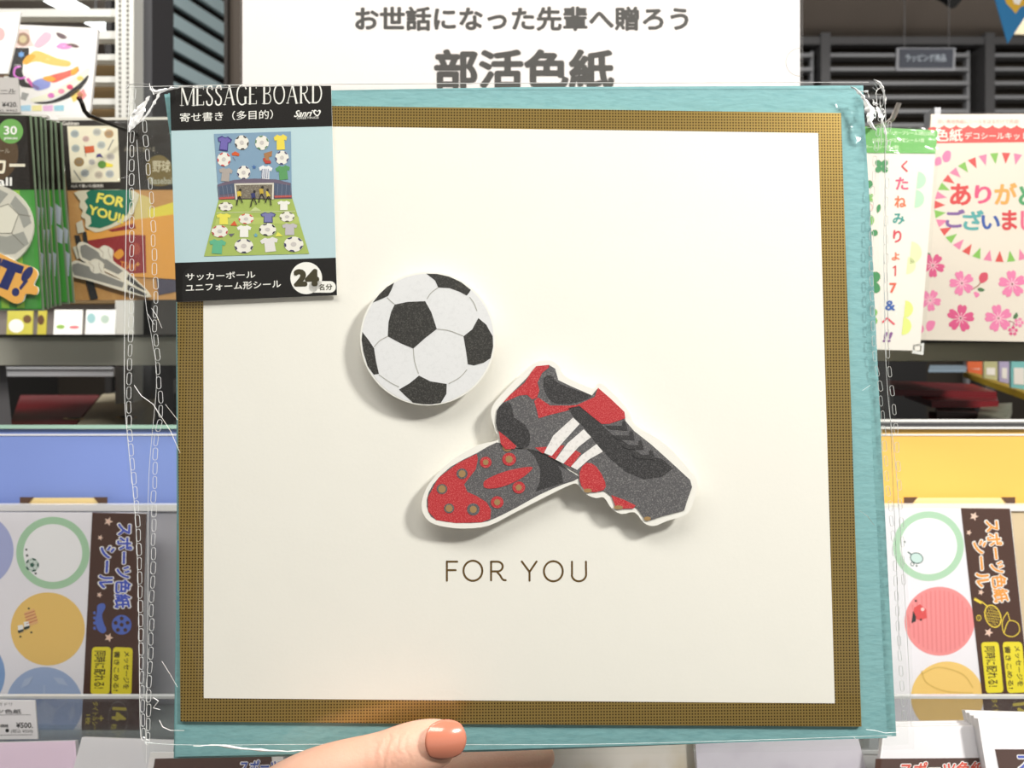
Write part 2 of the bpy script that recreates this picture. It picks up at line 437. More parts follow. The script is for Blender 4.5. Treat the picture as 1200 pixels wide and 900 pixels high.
# ------------------------------------------------------------------ shelves and the display counter
def shelf(name, label, xa, xb, yt, yb, d, depth, m):
    root = thing(name, label, 'shelf'); a, c = P(xa, yt, d), P(xb, yb, d)
    root.matrix_world = Matrix.Translation(((a.x + c.x) / 2, d, c.z))
    b = MB(); b.box((a.x, d + .012, a.z - .004), (c.x, d + depth, a.z), m); wpart(b, 'board', root)
    b = MB(); b.box((a.x, d, c.z), (c.x, d + .012, a.z), m); wpart(b, 'front_panel', root)
    b = MB(); b.box((a.x, d - .0012, a.z - .0012), (c.x, d, a.z + .0006), mat((60, 58, 54), .3, .5)); wpart(b, 'edge_trim', root)
    return root
sg = mat((172, 170, 158), .5)
s1 = shelf('metal_shelf', 'grey metal shelf below the baseball and football sticker packs', -80, 560, 393, 428, .60, .155, sg)
s2 = shelf('metal_shelf', 'olive grey shelf below the pink blossom sticker kit', 565, 1290, 400, 423, .58, .25, mat((150, 147, 126), .5))
root = thing('light_bar', 'pale metal bar under the left grey shelf', 'bar'); a, c = P(7, 430, .80), P(133, 441, .80)
root.matrix_world = Matrix.Translation(a)
b = MB(); b.box((a.x, .80, c.z), (c.x, .81, a.z), mat((214, 216, 220), .3, .3)); wpart(b, 'front_face', root)
b = MB(); b.box((a.x, .798, a.z - .003), (c.x, .80, a.z - .0022), DGREY); wpart(b, 'groove', root)
root = thing('side_column', 'grey slanting column at the left edge beside the red box', 'post'); root.matrix_world = Matrix.Translation(P(0, 470, .62))
b = MB(); b.hexa([P(-60, 500, .62), P(14, 500, .62), P(14, 500, .70), P(-60, 500, .70), P(-60, 428, .62), P(7, 428, .62), P(7, 428, .70), P(-60, 428, .70)], mat((112, 110, 112), .5)); wpart(b, 'column', root)

root = thing('display_counter', 'long black-topped display counter behind the sticker trays', 'counter')
root.matrix_world = Matrix.Translation((0, .8, 0))
zt = P(0, 552, .53).z
b = MB(); b.box((-.62, .53, zt - .02), (.66, 1.25, zt), BLACK); wpart(b, 'top', root)
b = MB(); b.box((-.62, 1.25, 0), (.66, 1.27, P(0, 400, 1.25).z), BLACK); wpart(b, 'gap_dark_panel', root)  # black sheet added to stand in for the darkness seen through the gap
b = MB(); b.box((-.62, .56, 0), (.66, 1.25, zt - .02), mat((150, 146, 140), .6)); wpart(b, 'body', root)

def dboard(name, label, xa, xb, col, lipm, lip0, lip1, lines=False):
    fr = Frame((xa + xb) / 2, 550, .510, 0, -4)
    root = thing(name, label, 'display board', fr)
    b = MB(); b.slab(fr.pts([(xa, 503), (xb, 503), (xb, 600), (xa, 600)]), -.003, 0, mat(col, .35, coat=.4)); b.build('coloured_sheet', root)
    b = MB(); b.slab(fr.pts([(xa, lip0), (xb, lip0), (xb, lip1), (xa, lip1)]), -.006, .003, lipm); b.build('top_rail', root)
    if lines:
        for ya, yb, c in ((491.5, 494.5, WHITE), (496.5, 499, (70, 70, 72)), (500.5, 502.5, WHITE)):
            b = MB(); b.slab(fr.pts([(xa, ya), (xb, ya), (xb, yb), (xa, yb)]), .003, .0036, mat(c, .3)); b.build('rail_line', root)
    b = MB(); b.slab(fr.pts([(xa, 508.5), (xb, 508.5), (xb, 510.5), (xa, 510.5)]), 0, .0006, mat((248, 248, 250), .3)); b.build('white_line', root)  # thin white line across the upper part of the sheet
    return root
dboard('display_board', 'periwinkle blue display board behind the left sticker tray', -60, 598, (136, 158, 226), mat((176, 214, 196), .2, coat=.6), 498, 502.5)
dboard('display_board', 'bright yellow display board behind the right sticker tray', 600, 1270, (250, 200, 100), CHROME, 492, 503, True)

# boxes and pouches seen in the gap
def leanbox(name, label, cat, tl, tr, br, bl, df, dn, th, m, label_disc=None, group=None):
    q = [P(*bl, dn), P(*br, dn), P(*tr, df), P(*tl, df)]
    root = thing(name, label, cat, group=group); root.matrix_world = Matrix.Translation(q[0])
    dz = Vector((0, 0, -th)); b = MB(); b.hexa([v + dz for v in q] + q, m); wpart(b, 'body', root)
    if label_disc:
        u, v, r = label_disc
        c = q[0] * (1 - u) * (1 - v) + q[1] * u * (1 - v) + q[2] * u * v + q[3] * (1 - u) * v
        ex = (q[1] - q[0]).normalized(); ey = (q[3] - q[0]).normalized(); n = ex.cross(ey).normalized()
        for k, (rr, mm, nm) in enumerate(((r, mat((196, 164, 96), .4, .4), 'seal'), (r * .62, mat((60, 44, 30)), 'seal_centre'))):
            b = MB(); b.face([c + n * (.0004 + .0003 * k) + ex * cos(tau * i / 24) * rr + ey * sin(tau * i / 24) * rr for i in range(24)], mm); wpart(b, nm, root)
    return root
leanbox('gift_box', 'dark red flat box with a gold round seal under the left shelf', 'box', (24, 463), (117, 463), (84, 502), (10, 502), .86, .62, .02, mat((112, 14, 24), .5), (.92, .22, .010))
leanbox('gift_box', 'beige flat box with a gold round seal beside the red box', 'box', (120, 462), (192, 456), (150, 502), (86, 502), .86, .62, .02, mat((186, 176, 150), .6), (.80, .22, .010))
leanbox('gift_box', 'black flat box behind the beige box', 'box', (150, 444), (230, 444), (230, 460), (130, 462), 1.0, .88, .02, mat((30, 26, 24), .5))
for i, (tl, tr, br, bl, col, lab) in enumerate((((1040, 446), (1140, 450), (1168, 459), (1040, 456), (120, 16, 26), 'dark red pouch at the top of the pile in the right gap'),
        ((1060, 459), (1166, 459), (1170, 470), (1092, 470), (132, 18, 28), 'red pouch in the middle of the pile in the right gap'),
        ((1096, 476), (1140, 478), (1146, 484), (1098, 482), (80, 60, 56), 'brown pouch between two red ones in the right gap'),
        ((1088, 482), (1150, 484), (1152, 498), (1090, 498), (110, 12, 20), 'dark red pouch at the bottom of the pile in the right gap'))):
    leanbox('fabric_pouch', lab, 'pouch', tl, tr, br, bl, .84 - .03 * i, .76 - .035 * i, .006, mat(col, .35), group='pouches piled in the right gap')
leanbox('fabric_pouch', 'grey and white crumpled pouch right of the red pile', 'pouch', (1150, 474), (1186, 472), (1176, 498), (1142, 498), .74, .64, .01, mat((140, 140, 120), .4, speck=(70, 90, 50), speck_scale=120))
leanbox('metal_strip', 'pale blue metal strip under the right olive shelf', 'strip', (1090, 428), (1134, 428), (1132, 434), (1088, 434), .95, .9, .002, mat((140, 160, 176), .4))
root = thing('yellow_shelf', 'small yellow shelf slanting down at right behind the chrome rail', 'shelf'); root.matrix_world = Matrix.Translation(P(1160, 450, .8))
b = MB(); b.hexa([P(1129, 442, .95), P(1250, 487, .70), P(1262, 487, .76), P(1140, 442, 1.0), P(1129, 436, .95), P(1250, 478, .70), P(1262, 478, .76), P(1140, 436, 1.0)], mat((196, 164, 50), .5)); wpart(b, 'board', root)
for i, (x0, x1, y0, y1, d, col, lab) in enumerate(((1134, 1152, 423, 439, .93, (206, 96, 50), 'orange packet first on the small yellow shelf'), (1153, 1170, 422, 446, .88, (178, 176, 130), 'olive packet second on the small yellow shelf'),
        (1171, 1184, 422, 450, .84, (170, 160, 190), 'lilac and white packet third on the small yellow shelf'), (1185, 1204, 422, 457, .80, (120, 186, 184), 'teal packet last on the small yellow shelf'))):
    fr = Frame((x0 + x1) / 2, (y0 + y1) / 2, d, -20)
    root = thing('small_packet', lab, 'packet', fr, group='packets on the small yellow shelf')
    b = MB(); b.slab(fr.pts([(x0, y0), (x1, y0), (x1, y1), (x0, y1 - 3)]), -.008, 0, mat(col, .4)); b.build('wrapper', root)
    b = MB(); b.slab(fr.pts([(x0 + 3, y0 + 9), (x1 - 4, y0 + 9), (x1 - 4, y1 - 6), (x0 + 3, y1 - 7)]), 0, .0006, mat((226, 222, 214))); b.build('paper_label', root)

# small cards standing on the left shelf
for i, (x0, x1, y0, col, lab, a, c2) in enumerate(((62, 97, 363, (252, 252, 250), 'white postcard with green and pink marks on the left shelf', (150, 190, 90), (226, 120, 130)), (99, 136, 363, (248, 250, 250), 'white postcard with pale blue blots beside the first postcard', (160, 204, 208), (188, 208, 196)),
        (7, 39, 364, (206, 198, 84), 'olive yellow postcard with a white patch at the left end of the shelf', (250, 250, 244), (110, 80, 50)), (43, 55, 364, (198, 186, 70), 'narrow olive postcard with a brown blot on the left shelf', (96, 66, 40), (226, 216, 90)))):
    fr = Frame((x0 + x1) / 2, 380, .70)
    root = thing('postcard', lab, 'card', fr, group='small postcards on the left shelf')
    w = x1 - x0
    b = MB(); b.slab(fr.pts([(x0 + 2, y0), (x1, y0), (x1 - 1.5, 399), (x0, 399)]), -.001, 0, mat(col, .5)); b.build('paper', root)
    b = MB()
    if i == 0: b.poly(fr.pts(circ(x0 + 9, 383, 5, 2.5, 12)), EPS, mat(a)); b.poly(fr.pts(circ(x0 + 25, 383.5, 6, 1.8, 12)), EPS, mat(c2))
    elif i == 1: b.poly(fr.pts(circ(x0 + 8, 373, 5, 6, 12)), EPS, mat(a)); b.poly(fr.pts(circ(x0 + 24, 374, 5, 5, 12)), EPS, mat(c2))
    elif i == 2: b.poly(fr.pts(circ(x0 + 12, 382, 9, 8, 14)), EPS, mat(a)); b.poly(fr.pts(circ(x0 + 25, 374, 5, 5, 12)), EPS, mat(c2))
    else: b.poly(fr.pts(circ(x0 + 5, 375, 4, 6, 12)), EPS, mat(a))
    b.build('print', root)

# ------------------------------------------------------------------ signboard
fr = Frame(610, 150, .50)
root = thing('signboard', 'large white signboard with bold grey Japanese lettering behind the card', 'sign', fr)
b = MB(); b.slab(fr.pts([(284, -160), (937, -160), (938, 392), (284, 392)]), -.003, 0, mat((250, 243, 240), .5)); b.build('paper_sheet', root)
b = MB(); b.slab(fr.pts([(282.5, -162), (939.5, -162), (940, 393), (282.5, 393)]), .0004, .002, film('poster_cover', (252, 252, 252), .01, 1.25, .15)); b.build('clear_cover', root)
b = MB(); b.ring(fr.pts(circ(938.5, 73, 18, 17, 24, pi * .5, pi * 1.5)) + fr.pts([(938.5, 56)]), fr.pts(circ(938.5, 73, 17.2, 16.2, 24, pi * .5, pi * 1.5)) + fr.pts([(938.5, 57)]), EPS, 2 * EPS, mat((150, 146, 146), .5)); b.build('finger_notch', root)
SG = mat((66, 64, 60), .6)
b = MB(); b.text('お世話になった先輩へ贈ろう', *tbox(fr, 416, 7.5, 807, 36.5), EPS, SG, .035); b.text('部活色紙', *tbox(fr, 508.5, 57.5, 720, 105), EPS, SG, .040); b.build('lettering', root)
#====PART3====
# ------------------------------------------------------------------ left hanging packs
PACKF = film('pack_film', (252, 253, 252), .015, 1.35, .08, .5, 45)
DKB = mat((30, 24, 18), .35, coat=.3); CRM = mat((236, 230, 212), .6)
def ball_panels(b, fr, cx, cy, r, w, dark, pale, seam, rot=0):
    b.poly(fr.pts(circ(cx, cy, r, r, 32)), w, pale)
    b.poly(fr.pts(star5(cx, cy, r * .36, rot)), w + EPS, dark)
    for k in range(5):
        a = rot + tau * k / 5
        b.line(fr.uv(cx + cos(a) * r * .36, cy + sin(a) * r * .36), fr.uv(cx + cos(a) * r * .68, cy + sin(a) * r * .68), r * .03 * PX(fr), w + EPS, seam)
        b.poly(fr.pts([(cx + cos(a - .36) * r, cy + sin(a - .36) * r), (cx + cos(a - .22) * r * .74, cy + sin(a - .22) * r * .74), (cx + cos(a + .22) * r * .74, cy + sin(a + .22) * r * .74), (cx + cos(a + .36) * r, cy + sin(a + .36) * r), (cx + cos(a) * r, cy + sin(a) * r)]), w + EPS, dark)
        b.line(fr.uv(cx + cos(a - .3) * r * .8, cy + sin(a - .3) * r * .8), fr.uv(cx + cos(a - tau / 5 + .3) * r * .8, cy + sin(a - tau / 5 + .3) * r * .8), r * .03 * PX(fr), w + EPS, seam)
def star5(cx, cy, r, rot=0): return [(cx + cos(rot + tau * k / 5) * r, cy + sin(rot + tau * k / 5) * r) for k in range(5)]
def PX(fr): return (fr.o.y) / F

def soccer_pack(i, label):
    d = .475 + .006 * i
    fr = Frame(10, 250, d, -4, -1)
    root = thing('soccer_sticker_pack', label, 'sticker pack', fr, group='football sticker packs fanned on the left hook')
    dx = [0, 6, 12, 17, 24, 29, 36][i]; dy = [0, 1, 1, 3, 5, 7, 8][i]; bx_ = [0, 5, 9, 14, 20, 30, 36][i]; by = [0, -2, -3, -5, -6, -8, -9][i]
    tl, tr, br, bl = (-150, 134 + dy), (34 + dx, 136 + dy), (49 + bx_, 362 + by), (-135, 362 + by)
    hr = (40 + (dx + bx_) / 2 * .95, 222); hl = (-143, 222)
    b = MB(); b.slab(fr.pts([hl, hr, br, bl]), -.0012, 0, mat((66, 142, 58), .5), mat((46, 84, 42), .4)); b.build('striped_sheet', root)
    b = MB(); b.slab(fr.pts([tl, tr, hr, hl]), -.0012, .0003, DKB, mat((40, 46, 36), .4)); b.build('header', root)
    b = MB()
    for k, x in enumerate(range(-130, 70, 18)):
        q = [(x, 223), (x + 9, 223), (x + 15, 361 + by), (x + 6, 361 + by)]
        if q[2][0] < 47 + bx_: b.poly(fr.pts(q), EPS, mat((132, 178, 58), .5))
    x0 = 44 + bx_
    if i: # pale shirts printed along the edge
        for k, (yy, hh) in enumerate(((236, 28), (262, 24), (290, 34))):
            if k == i % 3: continue
            xx = x0 - 12 + k * 2
            b.poly(fr.pts([(xx, yy), (xx + 10, yy + 8), (xx + 9, yy + hh), (xx - 3, yy + hh - 6)]), 2 * EPS, mat((168, 178, 186)))
    b.build('print', root)
    if i == 0:
        b = MB(); b.poly(fr.pts(circ(13, 154, 14.5, 14.5, 32)), .0003 + EPS, mat((110, 172, 84)))
        b.poly(fr.pts(circ(-14, 180, 36, 36, 32)), .0003 + EPS * .5, mat((84, 62, 34)))
        b.text('30', *tbox(fr, 5, 148, 20.5, 158), .0003 + 2 * EPS, mat(WHITE), .02); b.text('pieces', *tbox(fr, 5.5, 160.5, 21, 164.5), .0003 + 2 * EPS, mat(WHITE), .02); b.build('badge', root)
        b = MB(); b.text('サッカー', *tbox(fr, -54, 184, 30, 205), .0003 + 2 * EPS, mat((244, 236, 214)), .03); b.text('Football', *tbox(fr, -50, 208, 14.5, 218), .0003 + 2 * EPS, mat(WHITE), .02)
        b.text('サッカーボールのシール', *tbox(fr, -60, 174, 12, 180), .0003 + 2 * EPS, mat((190, 180, 160)), .0); b.build('lettering', root)
        b = MB(); b.slab(fr.pts(circ(-12, 266, 53, 50, 40)), .0004, .0016, mat((214, 210, 196), .45)); b.build('ball_sticker', root)
        b = MB(); w = .0016 + EPS
        G, Pp = mat((160, 160, 152), .45), mat((228, 224, 208), .45); SM = mat((120, 116, 104))
        b.poly(fr.pts([(-6, 246), (12, 240), (24, 252), (16, 274), (-4, 274)]), w, Pp)
        b.poly(fr.pts([(20, 230), (34, 246), (39, 262), (30, 268), (24, 252), (14, 240)]), w, G)
        b.poly(fr.pts([(-14, 275), (10, 278), (30, 272), (36, 286), (20, 298), (0, 300), (-20, 292)]), w, G)
        b.poly(fr.pts([(-24, 226), (0, 222), (12, 228), (2, 240), (-14, 246)]), w, G)
        for q in ([(12, 240), (24, 252)], [(24, 252), (16, 274)], [(16, 274), (-4, 274)], [(-4, 274), (-6, 246)], [(-6, 246), (12, 240)], [(24, 252), (38, 254)], [(16, 274), (30, 288)]):
            b.line(fr.uv(*q[0]), fr.uv(*q[1]), .0004, w + EPS, SM)
        b.build('ball_print', root)
        b = MB(); b.slab(fr.pts(smooth([(-20, 292), (0, 296), (24, 308), (42, 314), (48, 322), (43, 334), (48, 338), (46, 346), (34, 345), (30, 354), (20, 356), (2, 346), (-20, 338)], 3)), .0017, .0027, mat((240, 178, 84), .45), mat((240, 236, 226))); b.build('shout_sticker', root)
        w = .0027 + EPS; NV = mat((30, 42, 104), .4); b = MB()
        b.poly(fr.pts([(-6, 300), (6, 304), (-2, 342), (-14, 336)]), w, NV)
        b.poly(fr.pts([(7, 304), (32, 313), (29, 322), (22, 320), (13, 341), (2, 337), (12, 316), (4, 312)]), w, NV)
        b.poly(fr.pts(circ(35.5, 322, 5, 10, 18, rot=.6)), w, NV); b.poly(fr.pts([(33, 328), (37, 330), (28, 341), (26, 338)]), w, NV); b.poly(fr.pts(circ(22, 343, 4.5, 5, 14)), w, NV)
        b.build('navy_lettering', root)
    b = MB(); b.ring(fr.pts([(tl[0] - 2, tl[1] - 2), (tr[0] + 2, tr[1] - 1), (hr[0] + 1.5, 222), (br[0] + 2, br[1] + 2), (bl[0], bl[1] + 2)]), fr.pts([tl, tr, hr, br, bl]), -.001, -.0004, mat((112, 128, 104), .25)); b.build('sleeve_edge', root)
    if i == 0:
        b = MB(); b.poly(fr.pts([tl, (tr[0] + 1, tr[1]), (hr[0], 222), br, bl]), .0034, PACKF); b.build('clear_sleeve', root)
for i, t in enumerate(('frontmost football sticker pack on the left hook, with orange shout sticker and badge reading 30', 'second football sticker pack from the front of the left fan, only its edge showing',
        'third football sticker pack from the front of the left fan, a thin green edge', 'fourth football sticker pack from the front, in the middle of the left fan',
        'fifth football sticker pack from the front of the left fan, pale shirt on its edge', 'sixth football sticker pack from the front, second from the back of the fan', 'rearmost football sticker pack in the left fan, next to the baseball pack')):
    soccer_pack(i, t)

# baseball pack
fr = Frame(140, 245, .535, 2, -1)
root = thing('baseball_sticker_pack', 'baseball sticker pack with black header, two grey bats and a green FOR YOU burst', 'sticker pack', fr)
b = MB(); b.slab(fr.pts([(79, 222), (216, 221), (216, 351), (88, 352)]), -.0015, 0, mat((190, 140, 80), .5, speck=(214, 168, 104), speck_scale=90)); b.build('wood_sheet', root)
b = MB(); b.slab(fr.pts([(70, 141), (214, 140), (216, 222), (79, 223)]), -.0015, .0003, DKB); b.build('header', root)
b = MB(); b.slab(fr.pts([(69, 138.5), (214, 137.5), (214, 140.5), (69, 141.5)]), -.001, .0006, mat((220, 216, 206), .2)); b.build('sleeve_edge', root)
w = .0003
b = MB(); b.poly(fr.pts([(79, 148), (138, 147.5), (141, 213), (84, 214)]), w + EPS, mat((232, 224, 198)))
for x, y, r, c in ((88, 157, 5, (170, 180, 180)), (101, 163, 4, (216, 180, 170)), (114, 155, 5, (196, 196, 186)), (128, 157, 5.5, (186, 150, 104)), (89, 174, 5, (176, 184, 180)), (119, 170, 5, (190, 196, 190)), (93, 190, 6, (150, 122, 76)),
        (108, 190, 4, (196, 190, 184)), (130, 184, 5, (204, 196, 186)), (100, 203, 5, (170, 176, 176)), (116, 205, 5, (204, 190, 170)), (129, 204, 5, (184, 188, 188))):
    b.poly(fr.pts(circ(x, y, r, r * .92, 14)), w + 2 * EPS, mat(c))
    for k in (-1.6, 0, 1.6): b.line(fr.uv(x - r * .6, y + k), fr.uv(x + r * .6, y + k), .0003, w + 3 * EPS, mat((120, 120, 120)))
b.poly(fr.pts([(99, 172), (110.5, 171), (111, 178.5), (100, 180)]), w + 3 * EPS, mat((204, 90, 44))); b.line(fr.uv(99, 171), fr.uv(101, 184), .0004, w + 3 * EPS, mat((90, 60, 40)))
b.poly(fr.pts([(113, 185), (114, 181), (118, 180), (120, 183), (121, 185), (117, 184)]), w + 4 * EPS, mat((66, 54, 120)))
b.poly(fr.pts(circ(120, 193, 5, 4.5, 14)), w + 4 * EPS, mat((90, 140, 50))); b.poly(fr.pts([(123, 190), (133, 193), (132, 196), (123, 196)]), w + 3 * EPS, mat((236, 216, 60)))
b.line(fr.uv(127, 176), fr.uv(133, 164), .0006, w + 3 * EPS, mat((110, 110, 112))); b.line(fr.uv(87, 200), fr.uv(95, 212), .0006, w + 3 * EPS, mat((90, 96, 100)))
b.build('sample_picture', root)
b = MB(); b.text('Gakken', *tbox(fr, 73, 142.4, 93, 147), w + EPS, mat((226, 220, 210)), .02)
b.text('12人で書いた使用例', *tbox(fr, 84, 216, 121, 220), w + EPS, mat((226, 220, 210)), .01)
b.text('みんなで書ける', *tbox(fr, 146, 172, 182, 178), w + EPS, mat((150, 140, 120)), 0)
b.poly(fr.pts(smooth([(172, 192), (184, 182), (196, 186), (204, 200), (200, 216), (176, 216)], 3)), w + EPS, mat((110, 92, 40)))
b.text('野球', *tbox(fr, 179, 188, 200, 202), w + 2 * EPS, mat((200, 190, 160)), .02); b.text('Baseball', *tbox(fr, 176, 208, 204, 216), w + 2 * EPS, mat((170, 170, 150)), .02)
b.build('lettering', root)
# burst
b = MB(); b.slab(fr.pts(smooth([(93, 224), (92, 232), (95, 236), (94, 243), (98, 247), (96, 254), (101, 258), (101, 266), (107, 270), (118, 272), (150, 258), (160, 240), (158, 224)], 3)), .0002, .0010, mat((214, 206, 180), .5)); b.build('burst_rim', root)
b = MB(); b.poly(fr.pts([(107, 223), (102, 226), (104, 232), (100, 236), (104, 243), (101, 250), (107, 254), (108, 262), (104, 266), (118, 268), (130, 264), (150, 252), (156, 240), (154, 223)]), .0010 + EPS, mat((10, 108, 82), .45)); b.build('burst_print', root)
YL = mat((236, 222, 92), .5)
b = MB(); b.text('FOR', fr.uv(116, 226), fr.uv(148, 232), fr.uv(113, 238), .0010 + 3 * EPS, YL, .035); b.text('YOU!!', fr.uv(106, 240), fr.uv(147, 252), fr.uv(104, 251), .0010 + 3 * EPS, YL, .035); b.build('burst_lettering', root)
# yellow megaphone, red pennant, bats
b = MB(); b.poly(fr.pts([(160, 226), (176, 232), (182, 262), (156, 268)]), .0004, mat((210, 190, 120))); b.poly(fr.pts([(174, 246), (214, 234), (216, 272), (176, 272)]), .0005, mat((222, 206, 70)))
b.poly(fr.pts([(180, 300), (216, 280), (216, 340), (186, 346)]), .0004, mat((70, 66, 84))); b.build('megaphone_print', root)
b = MB(); b.slab(fr.pts([(96, 272), (156, 258), (214, 250), (214, 328), (120, 322), (104, 300)]), .0002, .0007, mat((222, 156, 66), .5)); b.build('pennant_rim', root)
b = MB(); b.poly(fr.pts([(98, 283), (150, 275), (171, 276), (172, 320), (150, 321), (118, 300)]), .0007 + EPS, mat((140, 26, 32)))
b.poly(fr.pts([(127, 270), (158, 262), (160, 268), (132, 272)]), .0007 + EPS, mat((140, 26, 32)))
b.poly(fr.pts(smooth([(134, 298), (142, 292), (146, 298), (140, 304), (136, 302)], 3)), .0007 + 2 * EPS, mat((222, 150, 50)))
b.text('TEAM', fr.uv(142, 306), fr.uv(160, 310), fr.uv(141, 314), .0007 + 2 * EPS, mat((214, 130, 50)), .03)
b.poly(fr.pts(star(162, 310, 3, 4)), .0007 + 2 * EPS, mat((222, 156, 66))); b.poly(fr.pts(circ(160, 292, 5, 7, 16)), .0007 + 2 * EPS, mat((170, 70, 50))); b.build('pennant_print', root)
b = MB()
for q in ([(88, 276), (94, 276), (116, 350), (107, 352)], [(97, 270), (102, 272), (104, 286), (99, 290)]): b.poly(fr.pts(q), .0009, mat((34, 32, 34), .5))
b.poly(fr.pts([(90, 262), (97, 258), (100, 272), (92, 274)]), .0010, mat((206, 200, 180))); b.poly(fr.pts([(86, 290), (92, 288), (97, 302), (91, 304)]), .0010, mat((206, 200, 180)))
b.build('black_handle_print', root)
for k, (q, gq, hq, bc) in enumerate((([(94, 296), (92, 288), (97, 284), (104, 286), (116, 292), (124, 288), (134, 294), (134, 306), (150, 318), (175, 342), (172, 346), (140, 326), (110, 312), (96, 304)], [(96, 295), (96, 289), (102, 287), (114, 294), (126, 304), (146, 318), (140, 322), (112, 309), (98, 302)], [(152, 322), (172, 340), (171, 343), (150, 328)], (126, 297)),
        ([(85, 318), (86, 310), (92, 306), (104, 309), (114, 304), (124, 310), (125, 320), (150, 331), (176, 344), (175, 349), (140, 340), (108, 330), (88, 325)], [(87, 317), (88, 311), (94, 309), (106, 313), (118, 320), (148, 332), (146, 338), (110, 328), (90, 323)], [(152, 334), (174, 345), (173, 348), (152, 341)], (116, 314)))):
    z = .0012 + .0012 * k
    b = MB(); b.slab(fr.pts(smooth(q, 3)), z, z + .0008, mat((226, 218, 200), .5)); b.build('bat_sticker', root)
    b = MB(); b.poly(fr.pts(gq), z + .0008 + EPS, mat((136, 134, 128), .5)); b.poly(fr.pts(hq), z + .0008 + EPS, mat((50, 48, 48)))
    b.poly(fr.pts(circ(bc[0], bc[1], 8, 7.6, 20)), z + .0008 + 2 * EPS, mat((228, 222, 206)))
    for s in (-1, 1): b.stroke(fr.pts([(bc[0] + s * 6 - 3, bc[1] - 6), (bc[0] + s * 3, bc[1]), (bc[0] + s * 5 + 1, bc[1] + 6)]), .0003, z + .0008 + 3 * EPS, mat((150, 130, 110)))
    b.build('bat_print', root)
b = MB(); b.poly(fr.pts([(70, 138), (214, 138), (216, 352), (88, 353)]), .0042, PACKF); b.build('clear_sleeve', root)

# hook left
HK = mat((64, 60, 58), .22, .9)
root = thing('display_hook', 'dark metal display hook with an upturned tip over the baseball pack', 'hook'); root.matrix_world = Matrix.Translation(P(104, 135, .44))
b = MB(); b.tube([P(93, 115, .435), P(96, 121, .436), P(99, 130, .438), P(104, 135.5, .44), P(112, 139, .45), P(158, 156, .53)] + [P(176, 163, .57), P(230, 184, .78)], [.0011, .0012, .0012, .0013, .0013, .0013, .0013, .0013], HK, 10); wpart(b, 'wire', root)
b = MB(); b.tube([P(92.6, 114, .435), P(93.4, 116.4, .4351)], .0014, mat((90, 30, 36), .3), 10); wpart(b, 'tip', root)
b = MB(); c = P(232, 184, .78); b.box((c.x - .02, .765, c.z - .012), (c.x + .02, .78, c.z + .012), DGREY); wpart(b, 'wall_plate', root)

# bright pack upper left (with black bowl of sweets print)
fr = Frame(70, 80, .62, 4, 0)
root = thing('party_sticker_pack', 'brightly lit glossy pack printed with pink, orange and blue shapes in a black dish', 'sticker pack', fr)
b = MB(); b.slab(fr.pts([(22, 29), (115, 33), (106, 128), (100, 140), (10, 142), (12, 120)]), -.003, 0, mat((255, 252, 250), .3)); b.build('wrapper', root)
b = MB(); w = EPS
PK, OR_, BLK = mat((226, 104, 180)), mat((246, 172, 60)), mat((36, 34, 36))
b.poly(fr.pts([(16, 56), (34, 56), (34, 64), (28, 72), (26, 84), (30, 96), (44, 104), (26, 102), (10, 90), (10, 80)]), w, BLK)
b.poly(fr.pts([(20, 34), (34, 34), (36, 46), (40, 54), (18, 56)]), w, mat((238, 206, 200))); b.poly(fr.pts(circ(27, 46, 8, 8, 20)), w * 2, mat((160, 130, 112))); b.poly(fr.pts(circ(27, 46, 4.5, 4.5, 16)), w * 3, mat((206, 190, 150)))
b.poly(fr.pts(smooth([(40, 52), (52, 38), (60, 40), (58, 48), (46, 56)], 3)), w * 2, mat((240, 190, 210)))
b.poly(fr.pts(smooth([(66, 38), (74, 40), (79, 44), (74, 46), (68, 43)], 3)), w * 2, mat((110, 90, 96))); b.poly(fr.pts(smooth([(78, 52), (86, 51), (93, 55), (88, 56), (82, 54)], 3)), w * 2, mat((110, 80, 80)))
b.poly(fr.pts(smooth([(66, 55), (72, 50), (82, 52), (84, 56), (74, 58)], 3)), w * 2, mat((240, 150, 210)))
b.poly(fr.pts(smooth([(27, 72), (40, 60), (52, 62), (66, 68), (82, 72), (80, 78), (60, 76), (42, 72), (30, 76)], 3)), w * 2, mat((250, 200, 110))); b.poly(fr.pts(smooth([(27, 72), (34, 64), (42, 66), (32, 75)], 3)), w * 3, OR_)
b.poly(fr.pts(smooth([(56, 90), (76, 84), (90, 80), (92, 84), (76, 92), (62, 97)], 3)), w * 3, mat((240, 110, 96))); b.poly(fr.pts(smooth([(50, 92), (58, 89), (66, 93), (58, 96)], 3)), w * 4, OR_); b.poly(fr.pts(smooth([(84, 82), (92, 78), (90, 86), (84, 88)], 3)), w * 4, OR_)
b.poly(fr.pts(smooth([(38, 97), (48, 92), (58, 94), (58, 102), (46, 106), (40, 104)], 3)), w * 3, mat((150, 160, 226)))
b.stroke(fr.pts(smooth([(24, 78), (18, 80), (17, 88), (24, 92), (30, 90)], 4, False)), .0014, w * 3, mat((224, 120, 220))); b.stroke(fr.pts([(32, 92), (38, 100), (46, 104)]), .0026, w * 3, PK)
b.poly(fr.pts(star(25, 64, 4.5, 6, .5)), w * 3, mat((110, 160, 220)))
b.poly(fr.pts(smooth([(40, 120), (60, 118), (80, 108), (96, 94), (104, 88), (100, 98), (86, 112), (66, 120), (50, 122)], 3)), w * 2, BLK)
b.poly(fr.pts(smooth([(36, 116), (60, 108), (84, 94), (102, 80), (104, 86), (88, 102), (64, 114), (42, 120)], 3)), w * 3, mat((250, 248, 226)))
